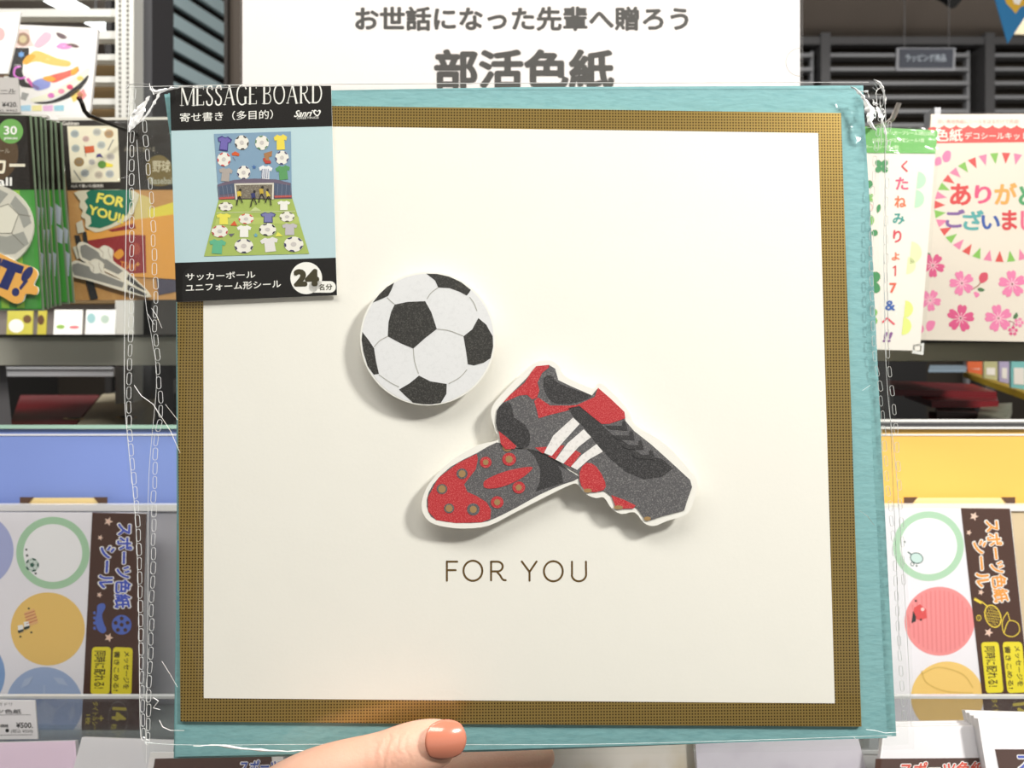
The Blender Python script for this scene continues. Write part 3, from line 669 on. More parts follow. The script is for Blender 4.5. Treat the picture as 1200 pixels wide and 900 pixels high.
for x, y, c in ((82, 102, (226, 80, 120)), (72, 107, (240, 150, 180)), (60, 112, (226, 120, 200)), (94, 92, (230, 210, 120))): b.poly(fr.pts(circ(x, y, 4, 3, 12)), w * 4, mat(c))
b.poly(fr.pts([(26, 108), (34, 110), (30, 118), (24, 116)]), w * 2, mat((170, 170, 170)))
for k, c in enumerate(((180, 224, 250), (250, 240, 170), (240, 190, 230), (160, 214, 232), (250, 214, 110), (244, 150, 150))): b.poly(fr.pts([(24 + 13 * k, 124), (36 + 13 * k, 123), (36 + 13 * k, 130), (25 + 13 * k, 130)] if k < 4 else [(82 + 8 * (k - 4), 110), (92 + 6 * (k - 4), 104), (98 + 4 * (k - 4), 112), (86 + 8 * (k - 4), 120)]), w * 2, mat(c))
b.build('print', root)
b = MB(); b.poly(fr.pts([(22, 28), (116, 32), (107, 128), (100, 141), (10, 143), (12, 120)]), .002, PACKF); b.build('clear_sleeve', root)
fr = Frame(5, 50, .58, 6)
root = thing('white_sticker_pack', 'plain white pack with a pink spot at the upper left corner', 'sticker pack', fr)
b = MB(); b.slab(fr.pts([(-60, 18), (24, 14), (23, 20), (20, 40), (9, 86), (-60, 88)]), -.002, 0, mat((255, 254, 250), .4)); b.build('wrapper', root)
b = MB(); b.poly(fr.pts(circ(-1, 40, 7, 8, 24)), EPS, mat((246, 178, 178))); b.build('pink_spot', root)
b = MB(); b.slab(fr.pts([(-2, 78), (3, 78), (3, 92), (-2, 92)]), -.002, -.0005, mat((96, 74, 60))); b.build('hook_tab', root)
fr = Frame(8, 112, .50, 0, 0, -1)
root = thing('price_tag', 'small grey price tag reading 420 yen above the football packs', 'price tag', fr)
b = MB(); b.slab(fr.pts([(-50, 90), (21, 91), (24, 132), (-50, 131)]), -.0008, 0, mat((192, 188, 184), .4)); b.build('paper', root)
b = MB(); K = mat((40, 38, 38)); b.text('シール', *tbox(fr, -8, 104, 18.5, 108.5), EPS, K, .01); b.text('¥420.', *tbox(fr, 2.5, 119.5, 20.5, 125.5), EPS, K, .015); b.text('税込 ¥462', *tbox(fr, -8, 127.5, 20.5, 131), EPS, K, .0)
b.line(fr.uv(-40, 110), fr.uv(18, 109.6), .0003, EPS, K); b.build('lettering', root)
b = MB(); b.slab(fr.pts([(-50, 131), (24, 132), (54, 134), (54, 137), (-50, 135)]), -.004, -.001, mat((210, 206, 200), .3)); b.build('tag_rail', root)

# ------------------------------------------------------------------ right hanging packs
root = thing('hanging_rail', 'grey cross rail behind the hanging packs on the right', 'rail'); a, c = P(960, 168, .60), P(1300, 182, .60); root.matrix_world = Matrix.Translation(a)
b = MB(); b.box((a.x, .60, c.z), (c.x, .61, a.z), LGREY); wpart(b, 'bar', root)
for x in (a.x + .004, c.x - .02): b = MB(); b.box((x, .61, P(0, 400, .6).z), (x + .016, .62, a.z), LGREY); wpart(b, 'support', root)
b = MB(); q = P(1083, 134, .60); q2 = P(1090, 150, .60); b.box((q.x, .585, P(0, 182, .6).z), (q2.x, .60, q.z), LGREY); wpart(b, 'clip', root)
CLR = mat((190, 184, 176), .12, .5)
root = thing('display_hook', 'pale bent display hook poking up above the green header at right', 'hook'); root.matrix_world = Matrix.Translation(P(1044, 142, .435))
b = MB(); b.tube([P(1053.5, 120.5, .43), P(1050, 130, .432), P(1046, 139, .434), P(1041, 143.5, .436), P(1030, 146.5, .45), P(1010, 150, .50), P(985, 175, .60)], .0013, CLR, 8); wpart(b, 'wire', root)

fr = Frame(1145, 265, .53, 0, 0, 1)
root = thing('blossom_sticker_kit', 'sticker kit with red scalloped header, bunting wreath and pink cherry blossoms', 'sticker pack', fr)
OFF = mat((224, 215, 202), .5); RED = mat((216, 52, 46), .5); w = EPS
b = MB(); b.slab(fr.pts([(1092, 134), (1340, 133), (1345, 403), (1062, 398)]), -.0014, 0, OFF); b.build('paper_sheet', root)
b = MB(); b.poly(fr.pts([(1091, 134), (1335, 133), (1335, 152), (1091, 151)]), w, mat((250, 232, 218)))
sc_ = [(1088, 150)]
for k in range(16):
    x = 1092 + 14.2 * k; sc_ += [(x + 2, 148.5), (x + 7, 150.5), (x + 12, 148.5), (x + 14.2, 146.5)]
sc_ += [(1322, 165), (1087, 168)]
b.poly(fr.pts(sc_), w * 2, RED); b.build('header_print', root)
b = MB(); WT = mat((250, 240, 230)); b.text('色紙', *tbox(fr, 1096, 151, 1128, 166), w * 3, WT, .015); b.text('デコシールキット', *tbox(fr, 1130.5, 155, 1204, 163.5), w * 3, WT, .01)
b.text('白い無地色紙にシールをはるだけで完成!', *tbox(fr, 1099, 140, 1194, 145), w * 3, mat((206, 150, 140)), 0); b.build('header_lettering', root)
LETC = [(210, 44, 46), (224, 70, 120), (238, 160, 70), (54, 150, 90), (120, 80, 150), (70, 160, 160), (30, 76, 160), (206, 40, 50), (222, 90, 130)]
b = MB()
for ch, x0, x1, y0, y1, k in (('あ', 1113, 1138, 215, 241, 0), ('り', 1142, 1162, 217, 239, 1), ('が', 1165, 1192, 214, 240, 2), ('と', 1193.5, 1214, 218, 241, 3), ('う', 1219, 1240, 217, 241, 6), ('ご', 1108, 1131, 245, 267, 4), ('ざ', 1128, 1153, 246, 270, 5), ('い', 1150, 1172, 252, 269, 6), ('ま', 1174, 1192, 246, 270, 7), ('し', 1196, 1214, 247, 270, 8), ('た', 1218, 1240, 246, 270, 2)):
    b.text(ch, *tbox(fr, x0, y0, x1, y1), w, mat(LETC[k]), .035)
b.build('thank_you_lettering', root)
b = MB(); BC = [mat((210, 60, 56)), mat((222, 120, 160)), mat((122, 184, 70))]; N_ = 36
for k in range(N_):
    t = tau * k / N_ + .05; cx, cy = 1175 + 80 * cos(t), 243 + 64 * sin(t); tx, ty = -80 * sin(t), 64 * cos(t); L = math.hypot(tx, ty); tx /= L; ty /= L
    nx, ny = -cos(t), -sin(t); s = 5.0; h = 13
    b.poly(fr.pts([(cx + tx * s, cy + ty * s), (cx - tx * s, cy - ty * s), (cx + nx * h, cy + ny * h)]), w, BC[k % 3])
b.build('bunting_print', root)
def blossom(b, fr, cx, cy, r, col, w, rot=0):
    for k in range(5):
        a = rot + tau * k / 5; q = []
        for (rr, da) in ((.12, -.5), (.55, -.56), (.9, -.38), (1.0, -.16), (.88, 0), (1.0, .16), (.9, .38), (.55, .56), (.12, .5)):
            q.append((cx + cos(a + da) * rr * r, cy + sin(a + da) * rr * r))
        b.poly(fr.pts(q), w + k * w * .04, mat(col))
    wl = mat((250, 214, 220))
    for k in range(10):
        a = rot + tau * k / 10; b.line(fr.uv(cx + cos(a) * r * .1, cy + sin(a) * r * .1), fr.uv(cx + cos(a) * r * .42, cy + sin(a) * r * .42), .0004, w * 1.5, wl)
    b.poly(fr.pts(circ(cx, cy, r * .07, None, 8)), w * 1.8, mat((150, 40, 80)))
LP = (228, 120, 168); DP = (212, 70, 128)
for cx, cy, r, c, rot in ((1093, 311, 14.5, DP, .3), (1127, 332, 15, LP, -.6), (1186, 333, 16.5, LP, -.4), (1090, 352, 13, LP, .2), (1125.5, 373, 16.5, DP, -.15), (1170, 373, 16.5, LP, -.5), (1194, 378, 6, LP, 0), (1187, 388, 6, DP, 1), (1232, 312, 15, DP, 0), (1230, 362, 15, LP, .4)):
    b = MB(); blossom(b, fr, cx, cy, r, c, w * 2, rot); b.build('blossom_print', root)
GR = mat((60, 110, 60))
b = MB()
b.stroke(fr.pts([(1138, 340), (1146, 335), (1150, 330)]), .0008, w, mat((150, 90, 60))); b.poly(fr.pts(smooth([(1147, 326), (1150, 320), (1157, 320), (1157, 328), (1150, 332)], 3)), w * 2, mat((206, 60, 90))); b.poly(fr.pts(smooth([(1145, 339), (1149, 337), (1154, 340), (1149, 342)], 3)), w, GR)
b.poly(fr.pts(smooth([(1187, 372), (1191, 366), (1193, 370), (1190, 374)], 3)), w, GR); b.poly(fr.pts(smooth([(1085, 304), (1088, 296), (1091, 300), (1089, 305)], 3)), w, GR)
for q in (((1141, 343), (1144, 342), (1148, 345), (1144, 349)), ((1085, 382), (1088, 376), (1096, 377), (1093, 386), (1087, 388)), ((1077, 384), (1080, 380), (1083, 386), (1079, 391)), ((1104, 184), (1108, 177), (1114, 178), (1113, 188), (1107, 190)), ((1096, 186), (1102, 184), (1103, 192), (1096, 194))): b.poly(fr.pts(smooth(list(q), 3)), w, mat(LP))
b.stroke(fr.pts([(1182, 376), (1188, 378), (1187, 384)]), .0007, w, mat((150, 60, 90)))
b.build('sprig_print', root)
b = MB(); b.poly(fr.pts([(1091, 133), (1335, 132), (1345, 403), (1061, 399)]), .0022, film('kit_film', (250, 250, 248), .02, 1.3, .12)); b.build('clear_sleeve', root)

fr = Frame(1060, 280, .47, -3, 0, 0)
root = thing('letter_sticker_pack', 'narrow white sticker pack with green header and a column of coloured kana letters', 'sticker pack', fr)
b = MB(); b.slab(fr.pts([(985, 179), (1096, 180), (1078, 411), (1005, 409)]), -.0013, 0, mat((236, 230, 221), .5)); b.build('paper_sheet', root)
b = MB(); b.slab(fr.pts([(982, 147), (1099, 153), (1096, 180), (985, 179)]), -.0013, .0003, mat((96, 178, 76), .3, coat=.5)); b.build('header', root)
b = MB(); LG = mat((214, 240, 196)); b.text('メッセージシール2枚(12柄)', *tbox(fr, 1038, 153, 1095, 158.5, 1.5), .0003 + w, LG, .02); b.text('50音ひらがな文字シール1枚', *tbox(fr, 1022, 162, 1083, 167), .0003 + w, LG, .02); b.text('ボールシール1枚', *tbox(fr, 1012, 170, 1053, 175), .0003 + w, LG, .02); b.build('header_lettering', root)
b = MB(); b.poly(fr.pts([(1004, 182), (1034, 182), (1031, 408), (1006, 406)]), w, mat((250, 232, 224))); b.build('inner_sheet', root)
b = MB()
for ch, cx, cy, ww, hh, c in (('く', 1060, 195, 8, 14, (216, 50, 66)), ('た', 1057, 215, 15, 15, (226, 80, 120)), ('ね', 1055, 236.5, 14, 14, (232, 110, 60)), ('み', 1053, 256.5, 14, 13, (40, 150, 140)), ('り', 1051.5, 277, 10, 15, (214, 50, 70)),
        ('よ', 1049.5, 300.5, 9.5, 9.5, (230, 110, 60)), ('1', 1049, 317.5, 6, 12, (220, 70, 70)), ('7', 1046.5, 337.5, 8.5, 12, (224, 90, 60)), ('&', 1043, 358, 12, 12, (40, 90, 170)), ('へ', 1041, 376.5, 16, 9, (226, 70, 90)), ('!!', 1040, 395, 12, 12, (130, 80, 140))):
    if ch == '1':
        b.stroke(fr.pts([(cx - 2.6, cy - 3.4), (cx + .4, cy - 5.8)]), .0008, w * 2, mat(c)); b.stroke(fr.pts([(cx + .4, cy - 6), (cx, cy + 6)]), .0009, w * 2, mat(c)); continue
    b.text(ch, *tbox(fr, cx - ww / 2, cy - hh / 2, cx + ww / 2, cy + hh / 2), w * 2, mat(c), .012 if ch == '1' else .03, shear=.2 if ch in '!!' else 0)
b.build('kana_lettering', root)
b = MB(); G1, G2, G3 = mat((44, 140, 76)), mat((130, 190, 90)), mat((184, 222, 190))
def clover(cx, cy, r, m, ww=w * 2):
    for k in range(4):
        a = pi / 4 + pi / 2 * k; b.poly(fr.pts(circ(cx + cos(a) * r * .55, cy + sin(a) * r * .55, r * .5, r * .42, 12, rot=a)), ww + w * .1 * k, m)
clover(1033, 195, 9, G1); clover(1019, 331, 15, G1); clover(1019, 371, 11, G2); clover(1018, 232, 6, G2)
b.poly(fr.pts(smooth([(1027, 243), (1031, 239), (1032, 245), (1028, 250)], 3)), w * 2, G1); b.poly(fr.pts(circ(1019, 216, 4, 5, 10)), w * 2, G1); b.poly(fr.pts(circ(1012, 222, 3, 4, 10)), w * 2, G2); b.poly(fr.pts(circ(1020, 258, 4.5, 6, 10)), w * 2, G2); b.poly(fr.pts(circ(1025, 273, 4, 4, 10)), w * 2, G1)
b.ring(fr.pts(circ(1017, 243, 6, 5.5, 20)), fr.pts(circ(1017, 243, 4.8, 4.3, 20)), w, w * 2, mat((220, 180, 170)))
b.poly(fr.pts(circ(1019, 397, 5, 5, 14)), w * 2, mat((232, 120, 160)))
for x, y, r, m_ in ((1075, 211, 10, G3), (1072.5, 233, 10.5, G3), (1067, 296, 13, mat((232, 240, 180))), (1063, 311, 10, mat((232, 240, 180))), (1060, 362, 10, mat((226, 234, 130))), (1057.5, 382, 10.5, mat((226, 234, 130)))):
    b.poly(fr.pts(circ(x, y, r, r, 20, -pi / 2 + .1, pi / 2 + .1)), w * 2, m_)
b.build('leaf_print', root)
b = MB(); b.poly(fr.pts([(981, 146), (1100, 152), (1082, 413), (1003, 411)]), .0016, PACKF); b.build('clear_sleeve', root)
b = MB(); b.ring(fr.pts([(1070, 404), (1083, 402), (1082, 416), (1069, 414)]), fr.pts([(1072, 406), (1080, 405), (1079.5, 412), (1072, 411)]), -.0012, .0, mat((220, 220, 216), .15)); b.build('sleeve_corner', root)

# ------------------------------------------------------------------ trays with round sticker packs
def tray(label, xl, xr, face):
    root = thing('acrylic_tray', label, 'tray'); a = P(xl, 597, .499); c = P(xr, 597, .499); z0 = P(0, 872, .44).z
    root.matrix_world = Matrix.Translation(((a.x + c.x) / 2, .47, z0))
    b = MB(); b.hexa([(a.x, .495, z0), (c.x, .495, z0), (c.x, .499, z0), (a.x, .499, z0), (a.x, .497, a.z), (c.x, .497, a.z), (c.x, .501, a.z), (a.x, .501, a.z)], face); wpart(b, 'back_wall', root)
    b = MB(); b.box((a.x, .4955, a.z - .0005), (c.x, .5020, a.z + .0035), mat((246, 244, 242), .25)); wpart(b, 'top_edge', root)
    b = MB(); b.box((a.x, .431, z0), (c.x, .497, z0 + .002), ACR); wpart(b, 'floor_plate', root)
    zl = P(0, 815, .432).z
    b = MB(); b.box((a.x, .430, z0), (c.x, .432, zl), film('tray_front', (226, 226, 228), .03, 1.4, .1)); wpart(b, 'front_lip', root)
    b = MB(); b.box((a.x, .4294, zl - .0008), (c.x, .4326, zl + .0006), mat((206, 208, 208), .15)); wpart(b, 'lip_edge', root)
    b = MB(); b.box((a.x, .4294, z0 - .0006), (c.x, .4326, z0 + .0012), mat((180, 182, 182), .15)); wpart(b, 'bottom_edge', root)
    return root
tray('clear acrylic tray holding the blue lettered sports sticker pack, left', -120, 590, mat((190, 188, 196), .35))
tray('clear acrylic tray holding the orange lettered sports sticker pack, right', 610, 1300, mat((226, 206, 170), .4))
# stand under the trays
root = thing('tray_stand', 'grey stand carrying the acrylic trays and the lower bin', 'stand'); z0 = P(0, 872, .44).z; root.matrix_world = Matrix.Translation((0, .5, 0))
b = MB(); b.box((-.44, .43, z0 - .012), (.44, .53, z0 - .0008), mat((176, 176, 176), .4)); wpart(b, 'shelf_board', root)
b = MB(); b.box((-.44, .50, 0), (.44, .55, z0 - .012), mat((110, 108, 108), .5)); wpart(b, 'body', root)
b = MB(); b.box((-.44, .365, z0 - .075), (.44, .50, z0 - .065), mat((160, 160, 160), .4)); wpart(b, 'lower_board', root)

for xa, lab in ((25, 'cream card with brown corners behind the left sticker tray'), (1060, 'cream card with brown corners behind the right sticker tray')):
    w_ = 100 if xa == 25 else 128
    fr = Frame(xa + 50, 590, .5035)
    root = thing('corner_card', lab, 'card', fr)
    b = MB(); b.slab(fr.pts([(xa, 583.5), (xa + w_, 583.5), (xa + w_, 680), (xa, 680)]), -.0008, 0, mat((250, 224, 160), .5)); b.build('paper', root)
    for s in (0, 1):
        x = xa if s == 0 else xa + w_; g = 1 if s == 0 else -1
        b = MB(); b.slab(fr.pts([(x - g, 582.5), (x + g * 15, 582.5), (x + g * 2, 597), (x - g, 597)]), 0, .0007, mat((92, 66, 50), .5)); b.build('corner', root)

BRN = mat((76, 46, 34), .45, coat=.35); YEL = mat((240, 224, 52), .45)
def sport_pack(name, label, d, xs, outline, strip, rings, title, title2, letcol, icons, stars, tags, extra):
    fr = Frame(sum(p[0] for p in outline) / 4, 720, d, 0, -7)
    root = thing(name, label, 'sticker pack', fr)
    b = MB(); b.slab(fr.pts(outline), -.006, 0, mat((246, 244, 250), .35), mat((206, 204, 208), .4)); b.build('white_sheet', root)
    b = MB(); b.slab(fr.pts(strip), 0, .0004, BRN); b.build('brown_strip', root)
    for cx, cy, ro, ri, c, ci, nm in rings:
        b = MB(); b.poly(fr.pts(circ(cx, cy, ro, ro * .985, 48)), EPS, mat(c, .4))
        if ri: b.poly(fr.pts(circ(cx, cy, ri, ri * .985, 48)), 2 * EPS, mat(ci, .4))
        b.build(nm, root)
    W2 = .0004 + EPS
    for t, (tl, tr, bl) in (('スポーツ色紙', title), ('シール', title2)):
        b = MB(); o_ = mat(WHITE)
        tlu, tru, blu = fr.uv(*tl), fr.uv(*tr), fr.uv(*bl)
        b.text(t, tlu, tru, blu, W2, o_, .085); b.build('letter_outline', root)
        # the inner letters sit inside the outline
        def inn(p, q_, r_, ax, ay):
            p, q_, r_ = Vector(p), Vector(q_), Vector(r_); ex = (q_ - p); ey = (r_ - p)
            return (p + ex * ax + ey * ay)[:], (q_ - ex * ax + ey * ay)[:], (r_ + ex * ax - ey * ay)[:]
        b = MB(); k = .012 if len(t) > 4 else .025
        b.text(t, *inn(tlu, tru, blu, k, .07), W2 + EPS, mat(letcol), .035); b.build('lettering', root)
    for x, y, r in stars:
        b = MB(); b.poly(fr.pts(star(x, y, r, rot=-1.2)), W2, mat((240, 206, 186))); b.build('star_print', root)
    icons(root, fr, W2)
    for (q, t, redn) in tags:
        b = MB()
        (x0, y0), (x1, y1), (x2, y2), (x3, y3) = q   # top left, top right, bottom right, bottom left
        rr = rrect(0, 0, 1, 1, .0001)
        pts = []
        for (u, v) in rrect(0, 0, 24, 54, 4): 
            u /= 24; v /= 54; pts.append((x0 * (1 - u) * (1 - v) + x1 * u * (1 - v) + x2 * u * v + x3 * (1 - u) * v, y0 * (1 - u) * (1 - v) + y1 * u * (1 - v) + y2 * u * v + y3 * (1 - u) * v))
        b.slab(fr.pts(pts), .0004, .0006, YEL); b.build('yellow_tag', root)
        b = MB(); L = len(t); 
        for i, s in enumerate(t):
            # each line runs downwards; the first line is the right one
            fa, fb = (i + .22 / 1) / L + .04, (i + .85) / L
            u1, u0 = 1 - fa + .02, 1 - fb; v0, v1 = .08, (.88 if i == 0 else .92)
            g = lambda u, v: (x0 * (1 - u) * (1 - v) + x1 * u * (1 - v) + x2 * u * v + x3 * (1 - u) * v, y0 * (1 - u) * (1 - v) + y1 * u * (1 - v) + y2 * u * v + y3 * (1 - u) * v)
            b.text(s, fr.uv(*g(u1, v0)), fr.uv(*g(u1, v1)), fr.uv(*g(u0, v0)), .0006 + EPS, mat((50, 36, 26)), .012)
        b.build('tag_lettering', root)
        if redn:
            continue
            b = MB(); b.text(redn[0], fr.uv(*g(redn[1] + redn[4], redn[2])), fr.uv(*g(redn[1] + redn[4], redn[3])), fr.uv(*g(redn[1], redn[2])), .0006 + 3 * EPS, mat((214, 70, 30)), .04); b.build('tag_red_lettering', root)
    extra(root, fr, W2)
    b = MB(); b.poly(fr.pts([(p[0] + (2 if p[0] > 300 and p[0] < 1000 else 0), p[1]) for p in outline]), .0016, film('clear_pack', (253, 253, 253), .01, 1.25, .08, .12, 40)); b.build('clear_sleeve', root)
    return root
IB = mat((88, 112, 196))
def icons_l(root, fr, w):
    b = MB(); b.poly(fr.pts(circ(143, 732, 11.5, 11.5, 28)), w, IB)
    for k in range(5):
        a = tau * k / 5 - pi / 2; b.poly(fr.pts(star5(143 + cos(a) * 7.4, 732 + sin(a) * 7.4, 2.6, a)), w + EPS, BRN)
    b.poly(fr.pts(star5(143, 732, 2.6, -pi / 2)), w + EPS, BRN); b.build('ball_icon', root)
    b = MB(); b.poly(fr.pts(smooth([(115, 709), (122, 707), (124, 712), (120, 720), (122, 730), (125, 738), (121, 742), (115, 738), (112, 728), (114, 718)], 3)), w, IB)
    for k in range(4): b.poly(fr.pts([(112, 716 + 6 * k), (109.5, 717 + 6 * k), (110, 719.5 + 6 * k), (113, 720 + 6 * k)]), w, IB)
    b.build('shoe_icon', root)
def extra_l(root, fr, w):
    GO = mat((214, 196, 64))
    b = MB(); b.text('14', fr.uv(149, 829), fr.uv(148, 845), fr.uv(132, 828), w, GO, .05); b.text('枚', fr.uv(138, 848), fr.uv(137, 855), fr.uv(131, 848), w, GO, .02)
    b.text('タイトルシール', fr.uv(116, 822), fr.uv(115, 862), fr.uv(109, 822), w, GO, .02); b.text('1枚', fr.uv(107, 837), fr.uv(106, 849), fr.uv(101, 837), w, GO, .02)
    b.text('+', fr.uv(122, 838), fr.uv(122, 845), fr.uv(116, 838), w, GO, .02); b.build('quantity_lettering', root)
    b = MB()
    for k in range(40):
        a = tau * k / 40; b.poly(fr.pts(circ(139 + 11.5 * cos(a), 841 + 19 * sin(a), .45, None, 6)), w, mat((220, 214, 200)))
    b.poly(fr.pts(star(122, 859, 4, 6)), w, mat((210, 190, 180))); b.build('dotted_ring', root)
    K = mat((44, 60, 52)); b = MB()      # small pictures on the stickers
    w = 3 * EPS
    ball_panels(b, fr, 38, 662, 8, w, mat((52, 96, 80)), mat((216, 230, 222)), K)
    for x, y in ((31, 644), (42, 672)): b.poly(fr.pts(circ(x, y, 1.3, None, 8)), w, K)
    b.poly(fr.pts(star(32, 651, 2.2)), w, K); b.build('sticker_drawing', root)
    b = MB(); b.poly(fr.pts([(28, 718), (40, 713), (45, 730), (34, 734)]), w, mat((240, 190, 130)))
    for k in range(4): b.line(fr.uv(29 + k * .8, 720 + 3.6 * k), fr.uv(41 + k, 716 + 3.4 * k), .0004, w + EPS, mat((200, 90, 70)))
    for x, y in ((24, 738), (31, 734)): b.poly(fr.pts([(x - 3, y - 5), (x + 3, y - 6), (x + 4, y + 2), (x - 2, y + 4)]), w + EPS, mat(WHITE)); b.poly(fr.pts([(x - 3, y + 1), (x + 4, y - 1), (x + 4, y + 1.5), (x - 2, y + 4)]), w + 2 * EPS, K)
    for x, y in ((34, 713), (24, 746), (37, 741)): b.poly(fr.pts(circ(x, y, 1.2, None, 8)), w, K)
    b.build('sticker_drawing', root)
    b = MB(); Lb = mat((184, 200, 228)); b.poly(fr.pts(star5(52, 836, 15, -pi / 2)), w, Lb)
    for k in range(5):
        a = -pi / 2 + tau * k / 5; b.line(fr.uv(52 + 15 * cos(a), 836 + 15 * sin(a)), fr.uv(52 + 27 * cos(a), 830 + 27 * sin(a)), .0008, w, Lb)
        if k < 2 or k == 4:
            a += .6; b.poly(fr.pts([(52 + 30 * cos(a), 826 + 30 * sin(a)), (52 + 36 * cos(a + .3), 826 + 36 * sin(a + .3)), (52 + 38 * cos(a), 826 + 38 * sin(a)), (52 + 34 * cos(a - .3), 826 + 34 * sin(a - .3))]), w, Lb)
    b.build('ball_drawing', root)
sport_pack('sports_sticker_pack', 'sports sticker pack with blue title on a brown strip in the left tray', .468, 0, [(-110, 600), (172, 601), (163, 869), (-110, 869)],
    [(108.5, 600.5), (172, 602), (163, 868), (95, 867)],
    [(62, 648, 43, 34.5, (176, 216, 180), (252, 252, 253), 'green_ring_sticker'), (56, 737, 43.5, 0, (246, 206, 118), None, 'yellow_sticker'), (52, 826, 45, 0, (166, 186, 222), None, 'blue_ball_sticker'),
     (-29, 645, 45, 0, (178, 186, 230), None, 'lilac_sticker'), (-40, 790, 46, 0, (140, 174, 222), None, 'blue_sticker')],
    ((158, 612), (155, 714), (136, 612)), ((137, 638), (134, 690), (117, 639)), (72, 92, 200), icons_l, [(127.5, 611, 5.5), (118, 630, 3.6), (117, 697, 3.6), (128, 747, 5.5)],
    [([(133, 758), (156, 759), (154.5, 814), (131, 814)], ('メッセージを', '書きこめる!'), ('書', .12, .10, .27, .3)), ([(108.5, 758), (130.5, 758), (129, 813), (106.5, 813)], ('同時に配れる!',), ('時', .15, .22, .36, .6))], extra_l)
def icons_r(root, fr, w):
    G = mat((244, 214, 70)); b = MB()
    b.ring(fr.pts(circ(1163, 722, 9.5, 14, 28, rot=-.35)), fr.pts(circ(1163, 722, 8.2, 12.6, 28, rot=-.35)), w, w + EPS, G)
    for k in range(-3, 4): b.line(fr.uv(1163 + 2.6 * k - 3, 722 - 10 + abs(k) * 1.5), fr.uv(1163 + 2.6 * k + 3, 722 + 10 - abs(k) * 1.5), .0002, w, G); b.line(fr.uv(1163 - 8 + abs(k), 722 + 3.2 * k - 1), fr.uv(1163 + 8 - abs(k), 722 + 3.2 * k + 1), .0002, w, G)
    b.line(fr.uv(1156, 710), fr.uv(1150, 705), .0007, w, G); b.line(fr.uv(1149, 706), fr.uv(1142, 702), .0016, w, G); b.build('racket_icon', root)
    b = MB(); b.ring(fr.pts(circ(1146.5, 724, 3, 3.6, 16)), fr.pts(circ(1146.5, 724, 2.2, 2.8, 16)), w, w + EPS, G); b.line(fr.uv(1146, 721), fr.uv(1147, 727), .0002, w, G); b.build('small_ball_icon', root)
    b = MB(); b.stroke(fr.pts(smooth([(1180, 717), (1174, 728), (1176, 742), (1186, 746), (1194, 740), (1192, 730), (1183, 727), (1179, 732), (1176, 742)], 3, False)), .0005, w, G); b.stroke(fr.pts([(1180, 717), (1183, 727)]), .0005, w, G); b.build('cap_icon', root)
def extra_r(root, fr, w):
    GO = mat((214, 196, 64)); b = MB(); b.text('14', fr.uv(1203, 822), fr.uv(1205, 838), fr.uv(1186, 824), w, GO, .05); b.text('タイトルシール', fr.uv(1168, 818), fr.uv(1174, 858), fr.uv(1161, 819), w, GO, .02); b.build('quantity_lettering', root)
    b = MB()
    for k in range(30):
        a = tau * k / 30; b.poly(fr.pts(circ(1197 + 13 * cos(a), 836 + 19 * sin(a), .45, None, 6)), w, mat((220, 214, 200)))
    b.build('dotted_ring', root)
    w = 3 * EPS; K = mat((60, 96, 90)); b = MB()
    b.ring(fr.pts(circ(1074, 654, 8, 6.5, 24, rot=.3)), fr.pts(circ(1074, 654, 7, 5.5, 24, rot=.3)), w, w + EPS, K); b.poly(fr.pts(circ(1074, 654, 7, 5.5, 24, rot=.3)), w, mat((206, 232, 226)))
    b.line(fr.uv(1068, 650), fr.uv(1064, 647), .0008, w, K); b.ring(fr.pts(circ(1069, 661, 2.4, None, 12)), fr.pts(circ(1069, 661, 1.6, None, 12)), w, w + EPS, K); b.poly(fr.pts(circ(1074, 663, 1.2, None, 8)), w, K); b.poly(fr.pts(circ(1060, 635, 1.2, None, 8)), w, K)
    b.build('racket_drawing', root)
    b = MB(); b.poly(fr.pts([(1071, 712), (1078, 708), (1085, 714), (1086, 724), (1078, 727), (1070, 724)]), w, mat((226, 84, 84)))
    b.poly(fr.pts([(1070, 716), (1073, 722), (1073, 728), (1068, 730)]), w + EPS, mat((44, 50, 50))); b.poly(fr.pts(circ(1081, 714, 2.2, None, 12)), w + EPS, mat((250, 210, 206)))
    for x, y in ((1073, 704), (1079, 726)): b.poly(fr.pts(circ(x, y, 1.3, None, 8)), w + EPS, mat((44, 50, 50)))
    b.build('red_drawing', root)
    b = MB()
    for k in range(15):
        x = 1064 + 5.3 * k; h = 38 * math.sqrt(max(0, 1 - ((x - 1100) / 37) ** 2)) - 2
        if h > 2: b.line(fr.uv(x, 728 - h), fr.uv(x + 2, 728 + h), .0010, 2 * EPS, mat((238, 138, 140), .4))
    b.build('pinstripe_print', root)
    b = MB(); b.stroke(fr.pts(smooth([(1080, 786), (1086, 800), (1108, 810), (1140, 812)], 6, False)), .0007, w, mat((226, 190, 100))); b.stroke(fr.pts(smooth([(1080, 790), (1100, 782), (1128, 790), (1140, 806)], 6, False)), .0007, w, mat((226, 190, 100))); b.build('ball_drawing', root)
